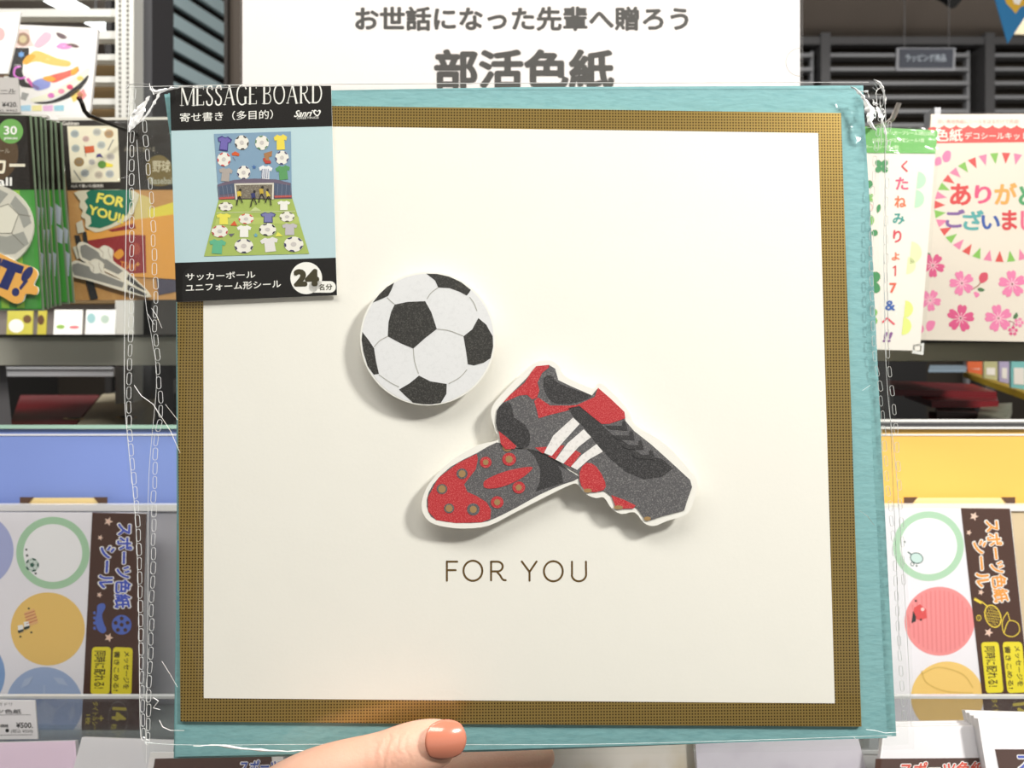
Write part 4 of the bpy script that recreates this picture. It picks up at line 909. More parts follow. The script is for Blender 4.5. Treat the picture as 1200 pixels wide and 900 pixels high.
sport_pack('sports_sticker_pack', 'sports sticker pack with orange title on a brown strip in the right tray', .468, 0, [(1010, 595), (1184, 596), (1213, 869), (1020, 869)],
    [(1126, 595.5), (1183, 596), (1212, 868), (1157, 868)],
    [(1088, 640, 41.5, 33.5, (182, 220, 188), (252, 251, 253), 'green_ring_sticker'), (1101, 728, 41, 0, (246, 152, 152), None, 'pink_sticker'), (1110, 817, 42.5, 0, (248, 210, 124), None, 'yellow_ball_sticker')],
    ((1172, 607), (1184, 706), (1151, 609)), ((1156, 630), (1161, 688), (1138, 633)), (240, 162, 70), icons_r, [(1141, 605, 5.5), (1135, 624, 3.6), (1149, 694, 3.8), (1158, 741, 5.5)],
    [([(1174, 752), (1197, 752), (1202, 811), (1180, 812)], ('メッセージを', '書きこめる!'), ('書', .12, .10, .27, .3)), ([(1149, 752.5), (1169.5, 752), (1175.5, 811), (1155, 812)], ('同時に配れる!',), ('時', .15, .22, .36, .6))], extra_r)

fr = Frame(10, 843, .425, 0, -4, -1)
root = thing('price_card', 'white price card reading 500 yen on the left tray lip', 'price tag', fr)
b = MB(); b.slab(fr.pts([(-60, 820), (41, 821), (44.5, 866), (-60, 867)]), -.0008, 0, mat((244, 242, 244), .5)); b.build('paper', root)
b = MB(); K = mat((40, 38, 40)); b.text('スポーツ色紙', *tbox(fr, -34, 831, 25, 836.5), EPS, K, .01); b.text('¥500.', *tbox(fr, 19, 846.5, 38.5, 853), EPS, K, .018); b.text('(税込 ¥550)', *tbox(fr, 13, 854.5, 38.5, 859.5), EPS, K, .0); b.text('シール ミドリ', *tbox(fr, -20, 823.5, 14, 827), EPS, K, 0); b.text('本体価格', *tbox(fr, -8, 848.5, 10, 852.5), EPS, K, .02)
b.poly(fr.pts(circ(8.5, 856, 2.2, None, 12)), EPS, K); b.line(fr.uv(-50, 838), fr.uv(36, 837.6), .0002, EPS, K); b.line(fr.uv(-50, 862), fr.uv(38, 861), .0002, EPS, K); b.build('lettering', root)

# ------------------------------------------------------------------ lower bin packs
def binpack(label, q, d, top, m_top, hdr=None, letters=None, lcol=None, th=.0032, lm=None, pitch=-18, group=None):
    fr = Frame(sum(p[0] for p in q) / len(q), 890, d, 0, pitch)
    root = thing('wrapped_sticker_pack', label, 'sticker pack', fr, group=group)
    b = MB(); b.slab(fr.pts(q), -th, 0, m_top, mat((214, 212, 214), .35)); b.build('paper_sheet', root)
    if hdr: b = MB(); b.slab(fr.pts(hdr), 0, .0004, BRN); b.build('brown_header', root)
    if letters:
        t, tl, tr, bl = letters
        b = MB(); b.text(t, fr.uv(*tl), fr.uv(*tr), fr.uv(*bl), .0004 + EPS, mat(WHITE), .09); b.build('letter_outline', root)
        b = MB(); b.text(t, fr.uv(tl[0] + 1.2, tl[1] + 1), fr.uv(tr[0] - 1.2, tr[1] + 1), fr.uv(bl[0] + 1.2, bl[1] - 1), .0004 + 2 * EPS, mat(lcol), .03); b.build('lettering', root)
    b = MB(); x0, x1 = q[0][0], q[1][0]; y0 = min(p[1] for p in q); n = 14; y1 = max(p[1] for p in q)
    rnd = random.Random(int(x0 * 7 + x1)); pts = {}
    for i in range(n + 1):
        for j in range(5):
            u, v = i / n, j / 4
            px = (q[0][0] * (1 - u) + q[1][0] * u) * (1 - v) + (q[3][0] * (1 - u) + q[2][0] * u) * v; py = (q[0][1] * (1 - u) + q[1][1] * u) * (1 - v) + (q[3][1] * (1 - u) + q[2][1] * u) * v
            x, y = fr.uv(px, py); pts[i, j] = (x, y, .0014 + rnd.random() * .0009)
    for i in range(n):
        for j in range(4): b.face([pts[i, j], pts[i + 1, j], pts[i + 1, j + 1], pts[i, j + 1]], WR)
    b.build('clear_sleeve', root)
    return root
WR = film('wrinkled_film', (252, 252, 253), .03, 1.2, .12, .15, 60)
binpack('pinkish white wrapped pack below the 500 yen price card', [(-60, 872), (88, 868), (96, 960), (-60, 960)], .40, 0, mat((236, 214, 232), .4))
binpack('clear wrapped white pack in the bin between price card and hand', [(96, 864), (205, 868), (190, 960), (70, 960)], .395, 0, mat((226, 226, 228), .35))
binpack('brown headed pack with blue letters peeping out beside the wrist', [(176, 882), (330, 880), (350, 980), (160, 980)], .385, 0, mat((236, 234, 232), .4), [(182, 889), (318, 885), (330, 980), (166, 980)], ('スポーツ', (281, 890), (330, 889), (279, 907)), (60, 90, 180))
binpack('dull silver wrapped pack in the bin under the card centre', [(560, 872), (812, 868), (820, 960), (560, 960)], .395, 0, mat((206, 200, 190), .4, speck=(176, 160, 120), speck_scale=30))
binpack('silvery wrapped pack under the lower right part of the card', [(815, 866), (1005, 862), (1030, 960), (820, 960)], .39, 0, mat((206, 202, 210), .4, speck=(170, 160, 176), speck_scale=26))
for k in range(3):
    binpack(('blown white wrapped pack with brown header and red letters, bottom right', 'wrapped white pack second in the fan behind the red lettered pack', 'wrapped white pack third in the fan behind the red lettered pack')[k],
        [(1036 + 5 * k, 852 - 3 * k), (1158 + 5 * k, 850 - 3 * k), (1176 + 4 * k, 980), (1020 + 4 * k, 980)], .38 + .005 * k, 0, mat((252, 250, 252), .4),
        None if k else [(1026, 889), (1162, 888), (1174, 980), (1020, 980)], None if k else ('スポーツ色紙', (1054, 892), (1156, 891), (1050, 912)), (222, 84, 60), group='white packs fanned under the right tray')
for k in range(4):
    binpack(('white wrapped pack with brown header and blue letters in the bottom right corner', 'second pack of the thick white stack in the bottom right corner', 'third pack of the thick white stack in the bottom right corner', 'rearmost pack of the thick white stack in the bottom right corner')[k],
        [(1146 - 5 * k, 842 - 3.2 * k), (1290, 846 - 3 * k), (1310, 980), (1168 - 2 * k, 980)], .372 + .006 * k, 0, mat((252, 250, 252), .4),
        None if k else [(1166, 878), (1290, 878), (1304, 980), (1186, 980)], None if k else ('スポーツ', (1188, 881), (1270, 881), (1192, 904)), (80, 100, 190), group='thick stack of white packs in the bottom right corner')
#====PART4====
# ------------------------------------------------------------------ the message card
CARD = Frame(608, 490, .2905, 1, -2)
fr = CARD; PXM = .000316
TEAL = mat((134, 184, 188), .75, bump=.5, bump_scale=420, stretch=(.35, 1, 1), speck=(116, 168, 174), speck_scale=700, speck_amt=.5, key='teal_paper')
IVORY = mat((246, 243, 235), .6, bump=.06, bump_scale=900, key='ivory_paper')
root = thing('message_card', 'square white greeting card on a teal board with gold grid border, football and boots', 'card', fr)
b = MB(); b.slab(fr.pts([(189, 107), (600, 99.5), (1014.5, 97.5), (1024, 250), (1036, 500), (1046, 700), (1054.5, 866), (800, 876), (600, 883.5), (400, 889), (200, 892.5), (202, 760), (206, 600), (206, 420), (203, 260), (197, 165)]), -.0042, -.0026, TEAL); b.build('back_leaf', root)
b = MB(); b.slab(fr.pts([(196, 108), (600, 101), (1013, 99), (1017, 400), (1030, 640), (1041, 866), (800, 873), (600, 879), (400, 884), (204, 888), (206, 600), (205, 300)]), -.0024, -.0009, TEAL); b.build('front_leaf', root)
GOLD = gold_mesh_mat()
go = [(205, 122), (985, 133), (997, 480), (1009, 851), (600, 848.5), (212, 845), (210, 600), (208, 350)]
gi = [(239, 148), (957.5, 157), (967, 480), (977, 823), (600, 820), (240, 817), (240, 600), (239.5, 350)]
b = MB(); b.ring(fr.pts(go), fr.pts(gi), -.0008, .0004, GOLD); b.build('gold_border', root)
b = MB(); b.slab(fr.pts([(238, 147), (958, 156.5), (967.5, 480), (977.5, 823.5), (600, 820.5), (239.5, 817.5), (239.5, 600), (239, 350)]), -.0008, .0006, IVORY); b.build('ivory_panel', root)
w0 = .0006 + EPS
# gold lettering: one mitred stroke per letter
GM = mat((112, 84, 36), .35, .35, key='gold_foil')
def tp(X, Y): return (500 + X / 5.4545, 640 + Y / 5.4545)
letters = [[[(130, 218), (130, 96)], [(130, 97), (196, 97)], [(130, 151), (186, 151)]], [[(x, y) for x, y in circ(296, 155, 60, 64, 40)] + [(356, 155)]],
           [[(412, 216), (412, 97)], [(412, 97), (450, 97)] + circ(452, 128, 34, 31, 14, -pi / 2, pi / 2) + [(412, 159)], [(448, 160), (470, 185), (482, 206), (492, 214), (505, 215)]],
           [[(608, 96), (657, 162)], [(702, 96), (657, 162)], [(657, 160), (657, 218)]], [circ(809, 158, 60, 64, 40) + [(869, 158)]],
           [[(928, 97), (928, 178)] + circ(972, 178, 46, 44, 18, pi, 0)[1:] + [(1017, 97)]]]
for i, L in enumerate(letters):
    b = MB()
    for s in L: 
        q = fr.pts([tp(*p) for p in s]); b.stroke(q, .00072, w0, GM)
        for e in (q[0], q[-1]): b.poly(circ(e[0], e[1], .00036, None, 12), w0 + EPS * .3, GM)
    b.build('foil_letter', root)

# raised football
PAD = mat((236, 234, 226), .7)
ZB = .0060
b = MB(); b.slab(fr.pts(circ(503, 398, 55, 55, 32)), .0006, ZB - .0008, PAD); b.build('foam_pad', root)
b = MB(); b.slab(fr.pts(circ(503, 398.7, 77.5, 76.5, 72)), ZB - .0008, ZB, mat((248, 246, 240), .6)); ball = b.build('football_cutout', root)
BW = mat((232, 232, 234), .6, speck=(222, 222, 224), speck_scale=900); BD = mat((38, 36, 33), .65, speck=(92, 90, 84), speck_scale=2200, speck_amt=.7)
bp = lambda l: fr.pts([(400 + x / 5, 310 + y / 5) for x, y in l])
b = MB(); b.poly(fr.pts(circ(503, 399, 75.6, 74.8, 72)), ZB + EPS, BW); b.build('white_panels', ball)
PL = [[(322, 122), (308, 160), (288, 198), (250, 216), (200, 236), (240, 185), (282, 146)], [(507, 70), (570, 72), (640, 88), (705, 118), (762, 163), (752, 180), (738, 196), (700, 175), (640, 153), (575, 150), (558, 110)],
      [(325, 248), (400, 232), (500, 228), (535, 290), (567, 388), (500, 440), (432, 500), (360, 470), (286, 430), (290, 350), (305, 290)],
      [(805, 325), (850, 362), (888, 430), (890, 490), (876, 555), (835, 582), (780, 597), (745, 590), (735, 515), (720, 430), (770, 390)],
      [(140, 405), (175, 450), (207, 498), (218, 570), (235, 645), (205, 650), (170, 600), (146, 520), (136, 450)],
      [(465, 655), (530, 688), (624, 703), (622, 760), (590, 812), (540, 819), (490, 819), (430, 810), (380, 765), (350, 735), (410, 700)]]
for p in PL: b = MB(); b.poly(bp(smooth(p, 3) if False else p), ZB + 2 * EPS, BD); b.build('black_panel', ball)
SMG = mat((176, 174, 168))
b = MB()
for s in ([(282, 208), (305, 230), (325, 246)], [(575, 150), (535, 180), (510, 216)], [(567, 388), (640, 398), (718, 428)], [(432, 500), (440, 575), (462, 645)], [(286, 430), (240, 455), (207, 492)], [(740, 620), (700, 665), (635, 702)], [(235, 650), (300, 695), (350, 720)], [(755, 205), (780, 240), (797, 285)]):
    b.stroke(bp(smooth(s, 4, False)), .00032, ZB + 2 * EPS, SMG)
b.build('seam_print', ball)

# raised boots
sp_ = lambda l: fr.pts([(480 + x / 3.4286, 420 + y / 3.4286) for x, y in l])
out = [(555, 12), (500, 22), (455, 58), (375, 140), (335, 190), (328, 230), (345, 290), (355, 326), (270, 348), (170, 408), (90, 490), (60, 550), (56, 600), (80, 642), (130, 664), (220, 674), (320, 662), (420, 612), (560, 540), (640, 502), (668, 500), (700, 537), (740, 554), (772, 552), (800, 592), (840, 617), (892, 610), (930, 652), (970, 664), (1020, 644), (1085, 624), (1112, 600), (1132, 540), (1140, 490), (1112, 448), (1042, 368), (980, 318), (925, 288), (888, 258), (872, 218), (842, 178), (782, 118), (750, 102), (728, 122), (650, 92), (612, 68), (590, 28)]
b = MB(); q = sp_([(470, 90), (600, 150), (760, 200), (900, 350), (1050, 480), (1040, 580), (900, 560), (700, 470), (420, 560), (200, 610), (110, 580), (150, 480), (330, 390), (420, 330), (390, 220)]); b.slab(q, .0006, ZB - .0008, PAD); b.build('foam_pad', root)
b = MB(); b.slab(sp_(smooth(out, 3)), ZB - .0008, ZB, mat((248, 245, 238), .6)); sh = b.build('boots_cutout', root)
SPK = dict(speck=(150, 148, 146), speck_scale=2600, speck_amt=.75)
GRY = mat((86, 84, 87), .65, **SPK); RD = mat((190, 34, 44), .65, speck=(236, 130, 124), speck_scale=2600, speck_amt=.6); BK = mat((40, 38, 40), .65, speck=(110, 108, 108), speck_scale=2600, speck_amt=.6); TAN = mat((166, 132, 84), .6)
def pr(name, l, m, k, par=None):
    b = MB(); b.poly(sp_(l), ZB + EPS * k, m); return b.build(name, par or sh)
pr('boot_sole', smooth([(350, 335), (275, 375), (170, 430), (100, 500), (75, 560), (82, 610), (112, 640), (200, 652), (290, 650), (340, 635), (430, 590), (520, 540), (610, 500), (676, 472), (600, 430), (480, 365), (400, 350)], 2), GRY, 1)
pr('boot_arch', [(468, 360), (500, 390), (522, 440), (520, 490), (503, 528), (600, 498), (676, 472), (640, 450), (600, 415), (530, 375)], BK, 2)
pr('boot_arch_light', [(590, 425), (605, 450), (612, 497), (676, 474), (640, 450)], GRY, 3)
pr('red_forefoot', [(272, 380), (200, 415), (120, 475), (80, 550), (80, 605), (112, 640), (190, 652), (290, 649), (325, 636), (328, 600), (310, 570), (270, 545), (235, 530), (222, 500), (245, 470), (268, 440), (276, 400)], RD, 2)
pr('red_sole_bar', smooth([(298, 502), (310, 480), (380, 450), (450, 434), (490, 432), (480, 450), (440, 480), (370, 510), (312, 516)], 3), RD, 3)
for x, y, r, ri, m in ((307, 413, 23, 11, RD), (399, 401, 27, 14, RD), (214, 458, 22, 14, GRY), (135, 518, 21, 15, GRY), (163, 594, 20, 14, GRY), (258, 598, 25, 14, GRY), (437, 512, 25, 12, RD), (352, 570, 25, 12, RD), (392, 352, 20, 13, TAN)):
    s_ = pr('stud_ring', circ(x, y, r, r * .95, 24), m, 4); pr('stud', circ(x, y, ri, ri, 16), TAN, 5, s_)
pr('boot_upper', [(375, 178), (400, 150), (480, 70), (505, 35), (555, 30), (580, 45), (592, 90), (640, 113), (725, 150), (745, 125), (850, 215), (856, 250), (890, 290), (960, 345), (1032, 410), (1110, 482), (1118, 510), (1100, 560), (1087, 602), (1010, 622), (955, 640), (930, 632), (900, 590), (830, 574), (800, 545), (775, 525), (712, 530), (675, 500), (672, 458), (600, 415), (540, 380), (470, 357), (430, 356), (372, 330), (356, 290), (348, 250), (350, 210)], GRY, 6)
pr('red_heel', [(505, 35), (555, 30), (556, 40), (528, 62), (510, 100), (518, 130), (508, 160), (490, 166), (470, 148), (440, 150), (375, 178), (400, 150), (460, 100), (485, 60)], RD, 7)
pr('boot_opening', smooth([(538, 78), (566, 72), (590, 100), (650, 125), (722, 152), (665, 178), (612, 184), (572, 178), (545, 148), (533, 110)], 3), BK, 7)
pr('red_collar', [(513, 158), (560, 190), (640, 190), (692, 184), (620, 212), (560, 226), (515, 240), (507, 205), (497, 172)], RD, 7)
pr('black_heel_patch', smooth([(380, 178), (402, 180), (412, 205), (420, 238), (458, 262), (480, 300), (478, 345), (450, 358), (430, 350), (390, 315), (352, 285), (348, 230), (360, 195)], 2), BK, 7)
pr('red_heel_base', [(358, 290), (390, 315), (428, 350), (420, 360), (385, 362), (366, 340)], RD, 8)
pr('vamp_band', [(630, 200), (680, 190), (722, 232), (762, 266), (800, 300), (860, 335), (930, 385), (1000, 400), (1044, 436), (1000, 470), (930, 480), (860, 452), (800, 402), (740, 338), (690, 272), (650, 232)], BK, 7)
pr('eyelet_panel', [(762, 266), (850, 252), (890, 290), (960, 345), (1000, 385), (930, 392), (860, 338), (800, 300)], GRY, 8)
pr('red_tongue', smooth([(748, 120), (800, 165), (852, 215), (855, 240), (792, 262), (762, 262), (722, 230), (668, 186), (735, 156)], 1), RD, 9)
for i, (x, y) in enumerate(((778, 268), (806, 306), (842, 344), (884, 382))):
    pr('lace', [(x, y), (x + 66, y + 2), (x + 64, y - 12), (x + 70, y - 18), (x + 78, y - 15), (x + 84, y + 8), (x + 86, y + 20), (x + 20, y + 16), (x + 4, y + 8)], BK, 10)
pr('red_side', [(500, 355), (545, 352), (560, 372), (530, 378)], RD, 7)
pr('red_side', [(590, 348), (616, 346), (580, 402), (552, 388)], RD, 7)
pr('red_side', [(660, 366), (682, 378), (640, 432), (610, 416)], RD, 7)
pr('red_side', smooth([(676, 452), (702, 415), (742, 430), (776, 490), (770, 522), (712, 530), (682, 504)], 2), RD, 7)
pr('red_side', [(800, 542), (850, 560), (896, 582), (888, 594), (820, 596)], RD, 7)
for l in ([(650, 237), (676, 262), (612, 332), (566, 388), (536, 376), (572, 308)], [(692, 283), (721, 314), (672, 352), (612, 418), (581, 402), (628, 338)], [(742, 341), (767, 371), (712, 402), (666, 443), (641, 430), (684, 384)]):
    pr('white_stripe', l, mat((244, 240, 238), .6, speck=(206, 202, 200), speck_scale=900, speck_amt=.5), 9)
for x, y, rx in ((708, 524, 16), (828, 590, 18), (942, 634, 14)): pr('stud', circ(x, y, rx, 8, 14), TAN, 8)

# ------------------------------------------------------------------ product label
LAB = Frame(297, 227, .2895, 1, -2, 1)
fr = LAB
root = thing('product_label', 'printed product label with black bands and football diorama photo at the card corner', 'label', fr)
tl, tr, br, bl = (199, 103), (388, 100.5), (395, 346), (206.5, 354)
def lp(u, v):  # along the label from its top left
    return (tl[0] * (1 - u) * (1 - v) + tr[0] * u * (1 - v) + br[0] * u * v + bl[0] * (1 - u) * v, tl[1] * (1 - u) * (1 - v) + tr[1] * u * (1 - v) + br[1] * u * v + bl[1] * (1 - u) * v)
LBK = mat((18, 15, 13), .5, spec=.3); LBL = mat((190, 216, 222), .45)
b = MB(); b.slab(fr.pts([tl, tr, br, bl]), -.0004, 0, LBL, mat(WHITE)); b.build('paper', root)
b = MB(); b.poly(fr.pts([tl, tr, (389.3, 148), (200.6, 153)]), EPS, LBK); b.build('black_header', root)
b = MB(); b.poly(fr.pts([(205, 308), (393.6, 302), (395, 346), (206.5, 354)]), EPS, LBK); b.build('black_footer', root)
w = 2 * EPS; WT = mat((250, 248, 242), .4)
# serif title drawn with thick and thin strokes in a 1 x 1 box per letter
def serif(ch):
    T, t = .30, .10
    D_ = {'M': (1.25, [([(.12, 0), (.12, 1)], t), ([(.12, 1), (.52, .05)], T), ([(.52, .05), (.92, 1)], t), ([(.92, 1), (.92, 0)], T)], [(.12, 0), (.92, 0), (.05, 1), (.98, 1)]),
          'E': (.78, [([(.2, 0), (.2, 1)], T), ([(.2, .96), (.86, .96)], t), ([(.2, .52), (.66, .52)], t), ([(.2, .04), (.88, .04)], t), ([(.86, .96), (.86, .80)], t), ([(.88, .04), (.88, .22)], t)], [(.1, 0), (.1, 1)]),
          'S': (.72, [(smooth([(.82, .78), (.74, .95), (.5, .98), (.24, .86), (.26, .66), (.56, .50), (.80, .34), (.76, .10), (.5, .02), (.24, .06), (.14, .24)], 3, False), .19)], []),
          'A': (1.0, [([(.10, 0), (.52, 1)], t), ([(.50, 1), (.88, 0)], T), ([(.26, .36), (.72, .36)], t)], [(.10, 0), (.88, 0)]),
          'G': (1.0, [(smooth([(.88, .78), (.76, .95), (.5, .99), (.22, .82), (.12, .5), (.22, .16), (.5, .01), (.8, .08)], 3, False), .18), ([(.82, .05), (.82, .42)], T)], [(.82, .42)]),
          'B': (.85, [([(.2, 0), (.2, 1)], T), ([(.2, .97)] + circ(.5, .76, .28, .21, 8, pi / 2, -pi / 2) + [(.2, .54)], .15), ([(.2, .53)] + circ(.52, .28, .34, .25, 8, pi / 2, -pi / 2) + [(.2, .03)], .15)], [(.1, 0), (.1, 1)]),
          'O': (1.08, [(circ(.5, .5, .40, .48, 24) + [(.9, .5)], .18)], []),
          'R': (.95, [([(.2, 0), (.2, 1)], T), ([(.2, .97)] + circ(.48, .74, .28, .23, 8, pi / 2, -pi / 2) + [(.2, .50)], .15), ([(.46, .50), (.66, .2), (.98, .0)], .24)], [(.2, 0), (.2, 1)]),
          'D': (1.02, [([(.2, 0), (.2, 1)], T), ([(.2, .97)] + circ(.45, .5, .44, .47, 12, pi / 2, -pi / 2) + [(.2, .03)], .17)], [(.1, 0), (.1, 1)])}
    return D_[ch]
b = MB(); x = 211; tx = 'MESSAGE BOARD'
tot = sum((serif(c)[0] if c != ' ' else .34) for c in tx); sc_w = 168 / tot; hh = 23.5
for c in tx:
    if c == ' ': x += .34 * sc_w; continue
    ad, strokes, ser = serif(c)
    g = lambda p: fr.uv(x + p[0] * sc_w * ad * .95, 124.5 - (x - 211) * .022 - p[1] * hh)
    for s, wd in strokes: b.stroke([g(p) for p in s], wd * .0023 if wd < .16 or wd > .23 else wd * .0028, w, WT)
    for (sx, sy) in ser: 
        o_ = .035 if sy == 0 else -.035; b.stroke([g((sx - .12, sy + o_)), g((sx + .14, sy + o_))], .0002, w, WT)
    x += ad * sc_w
b.build('serif_title', root)
b = MB(); b.text('寄せ書き（多目的）', fr.uv(211, 132.5), fr.uv(320, 128.5), fr.uv(211, 143.5), w, WT, .006)
b.text('Sanri', fr.uv(345.5, 129.5), fr.uv(367, 128.5), fr.uv(344.5, 137.5), w, WT, .02, .35)
h = [(372, 136.8), (368, 133.5), (367, 131), (368.3, 129), (370.5, 129), (372, 130.8), (373.6, 129), (375.5, 129.3), (376, 131.2), (375, 133.6)]
hc = (371.7, 132.5); b.ring(fr.pts(smooth(h, 2)), fr.pts([(hc[0] + (x_ - hc[0]) * .62, hc[1] + (y_ - hc[1]) * .62) for x_, y_ in smooth(h, 2)]), w, w + EPS, WT)
b.text('GREETINGS', fr.uv(348, 137.4), fr.uv(373.5, 136.6), fr.uv(348, 139.8), w, WT, .0); b.build('header_lettering', root)
b = MB(); b.text('サッカーボール', fr.uv(217.5, 320.5), fr.uv(299, 317.5), fr.uv(218, 329), w, WT, .01); b.text('ユニフォーム形シール', fr.uv(217.5, 333), fr.uv(329, 328), fr.uv(218, 342.3), w, WT, .01); b.build('footer_lettering', root)
b = MB(); b.poly(fr.pts(circ(359, 326, 18.6, 18.8, 40)), w, WT); b.poly(fr.pts(rrect(362, 329.5, 393.6, 343, 6.4)), w, WT); b.build('count_bubble', root)
b = MB(); KD = mat((60, 54, 26), .5); b.text('24', fr.uv(344, 315.5), fr.uv(374, 315), fr.uv(344.3, 336), w + EPS, KD, .075); b.text('名分', fr.uv(373.5, 333), fr.uv(389.5, 332.4), fr.uv(373.6, 340.4), w + EPS, KD, .015); b.build('count_lettering', root)
# the printed photo
a6 = lambda X, Y: (200 + X / 6, 100 + Y / 6)
c7 = lambda X, Y: (200 + X / 6, 225 + Y / 6)
b = MB(); b.poly(fr.pts([a6(305, 342), a6(846, 325), (342, 233), (256.5, 234)]), w, mat((134, 164, 190), .35)); b.build('sky_print', root)
b = MB(); b.poly(fr.pts([(256.5, 233.5), (342.5, 232), c7(975, 435), c7(235, 453)]), w, mat((170, 190, 100), .35))
b.poly(fr.pts([(254, 256), (350, 254), (351, 262), (252, 264)]), w + EPS * .5, mat((186, 202, 112), .35)); b.poly(fr.pts([c7(560, 135), c7(595, 105), c7(640, 133)]), w + EPS, mat((200, 212, 150))); b.line(fr.uv(254.5, 249.5), fr.uv(346, 247.5), .0002, w + EPS, mat((214, 220, 180))); b.build('pitch_print', root)
b = MB(); b.poly(fr.pts([a6(330, 700), a6(380, 680), a6(450, 666), a6(590, 656), a6(740, 662), a6(846, 688), (342.3, 233), (256.3, 234)]), w + EPS, mat((112, 100, 118), .4))
b.poly(fr.pts([a6(330, 715), a6(450, 688), a6(450, 760), a6(340, 772), ]), w + 2 * EPS, mat((84, 96, 120), .4)); b.poly(fr.pts([a6(726, 686), a6(846, 706), (341.5, 230), (322, 229)]), w + 2 * EPS, mat((84, 96, 120), .4))
for k in range(4):
    b.line(fr.uv(258 + k * 5, 232), fr.uv(256 + k * 5, 218), .00012, w + 3 * EPS, mat((140, 150, 170))); b.line(fr.uv(325 + k * 5, 231), fr.uv(326 + k * 5, 216), .00012, w + 3 * EPS, mat((140, 150, 170)))
b.poly(fr.pts([(257, 231.5), (275, 230.5), (275, 233), (257, 234)]), w + 3 * EPS, mat((190, 90, 84))); b.poly(fr.pts([(322, 229.5), (342, 229), (342, 231.5), (322, 232)]), w + 3 * EPS, mat((190, 90, 84)))
b.build('stadium_print', root)
b = MB(); gw = mat((224, 218, 204))
b.poly(fr.pts([(276, 217), (320.5, 216.2), (320.5, 233), (278, 233)]), w + 4 * EPS, mat((120, 110, 96), .5, speck=(180, 176, 160), speck_scale=1800)); 
for p, q_ in (((275.8, 216.3), (320.7, 215.6)), ((275.8, 216), (277.5, 234)), ((320.5, 216), (320, 233.5))): b.line(fr.uv(*p), fr.uv(*q_), .0006, w + 5 * EPS, gw)
for (x, y, c, s) in ((281, 229, (220, 190, 60), 1), (297.5, 231, (50, 56, 110), 1), (315, 229, (220, 196, 70), -1), (307, 226, (200, 170, 60), 1)):
    K = mat((40, 36, 34)); b.poly(fr.pts([(x - 3, y - 4), (x + 1.5 * s, y - 5), (x + 2.5, y + 1), (x - 2, y + 2)]), w + 6 * EPS, mat(c)); b.poly(fr.pts(circ(x + s, y - 6, 1.6, 1.8, 8)), w + 6 * EPS, K)
    for dx_ in (-3.2, 3.6): b.stroke(fr.pts([(x, y + 1), (x + dx_ * .7 * s, y + 6), (x + dx_ * s, y + 12 if dx_ < 0 else y + 9)]), .0004, w + 6 * EPS, K)
b.build('goal_print', root)
def shirt(b, cx, cy, sx, sy, col, trim=None, rot=0):
    sh_ = [(-.2, -.5), (-.08, -.42), (.08, -.42), (.2, -.5), (.5, -.32), (.42, -.08), (.28, -.14), (.3, .5), (-.3, .5), (-.28, -.14), (-.42, -.08), (-.5, -.32)]
    f = lambda k: [(cx + (x * cos(rot) - y * sin(rot)) * sx * k, cy + (x * sin(rot) + y * cos(rot)) * sy * k) for x, y in sh_]
    if trim: b.poly(fr.pts(f(1.0)), w + 2 * EPS, mat(trim)); b.poly(fr.pts(f(.84)), w + 3 * EPS, mat(col))
    else: b.poly(fr.pts(f(1.0)), w + 2 * EPS, mat(col))
def mball(b, cx, cy, rx, ry, acc, rot=0):
    b.poly(fr.pts(circ(cx, cy, rx, ry, 18)), w + 2 * EPS, mat((240, 236, 226)))
    for k in range(5):
        a = rot + tau * k / 5; b.poly(fr.pts([(cx + rx * cos(a - .3), cy + ry * sin(a - .3)), (cx + rx * cos(a + .3), cy + ry * sin(a + .3)), (cx + rx * .78 * cos(a + .2), cy + ry * .78 * sin(a + .2)), (cx + rx * .78 * cos(a - .2), cy + ry * .78 * sin(a - .2))]), w + 3 * EPS, mat(acc))
    b.poly(fr.pts(circ(cx, cy, rx * .3, ry * .3, 10)), w + 3 * EPS, mat((206, 200, 196)))
b = MB()
shirt(b, *a6(378, 410), 17, 17.5, (112, 100, 176), (58, 50, 124), .12); shirt(b, *a6(774, 400), 16, 18, (240, 218, 80), None, -.05); shirt(b, *a6(388, 628), 16, 16, (176, 166, 160), None, .08); shirt(b, *a6(668, 612), 16, 16, (238, 238, 240), None, .05); shirt(b, *a6(792, 614), 17, 17, (92, 156, 96), None, -.1)
for k in range(4): b.line(fr.uv(*a6(646 + 14 * k, 590)), fr.uv(*a6(642 + 14 * k, 655)), .00022, w + 4 * EPS, mat((96, 110, 150)))
mball(b, *a6(502, 404), 8.3, 8.6, (36, 36, 44), .2); mball(b, *a6(643, 405), 8.2, 8.6, (90, 136, 96), .8); mball(b, *a6(376, 522), 8, 8.3, (206, 60, 60), .5); mball(b, *a6(784, 510), 8, 8.2, (48, 48, 110), .4); mball(b, *a6(515, 614), 7.8, 8, (56, 54, 100), .3)
b.poly(fr.pts([a6(430, 480), a6(455, 465), a6(486, 482), a6(480, 500), a6(455, 494), a6(435, 496)]), w + 2 * EPS, mat((214, 90, 40))); b.line(fr.uv(*a6(440, 505)), fr.uv(*a6(455, 530)), .0002, w + 2 * EPS, mat((120, 120, 150)))
b.poly(fr.pts([a6(656, 480), a6(715, 462), a6(712, 500), a6(690, 505), a6(706, 545), a6(670, 552), a6(650, 530), a6(662, 505)]), w + 2 * EPS, mat((170, 120, 76))); b.poly(fr.pts([a6(650, 515), a6(664, 512), a6(672, 530), a6(706, 532), a6(706, 550), a6(668, 552)]), w + 3 * EPS, mat((190, 60, 50)))
b.poly(fr.pts(star(*a6(588, 576), 3)), w + 2 * EPS, mat((70, 110, 170)))
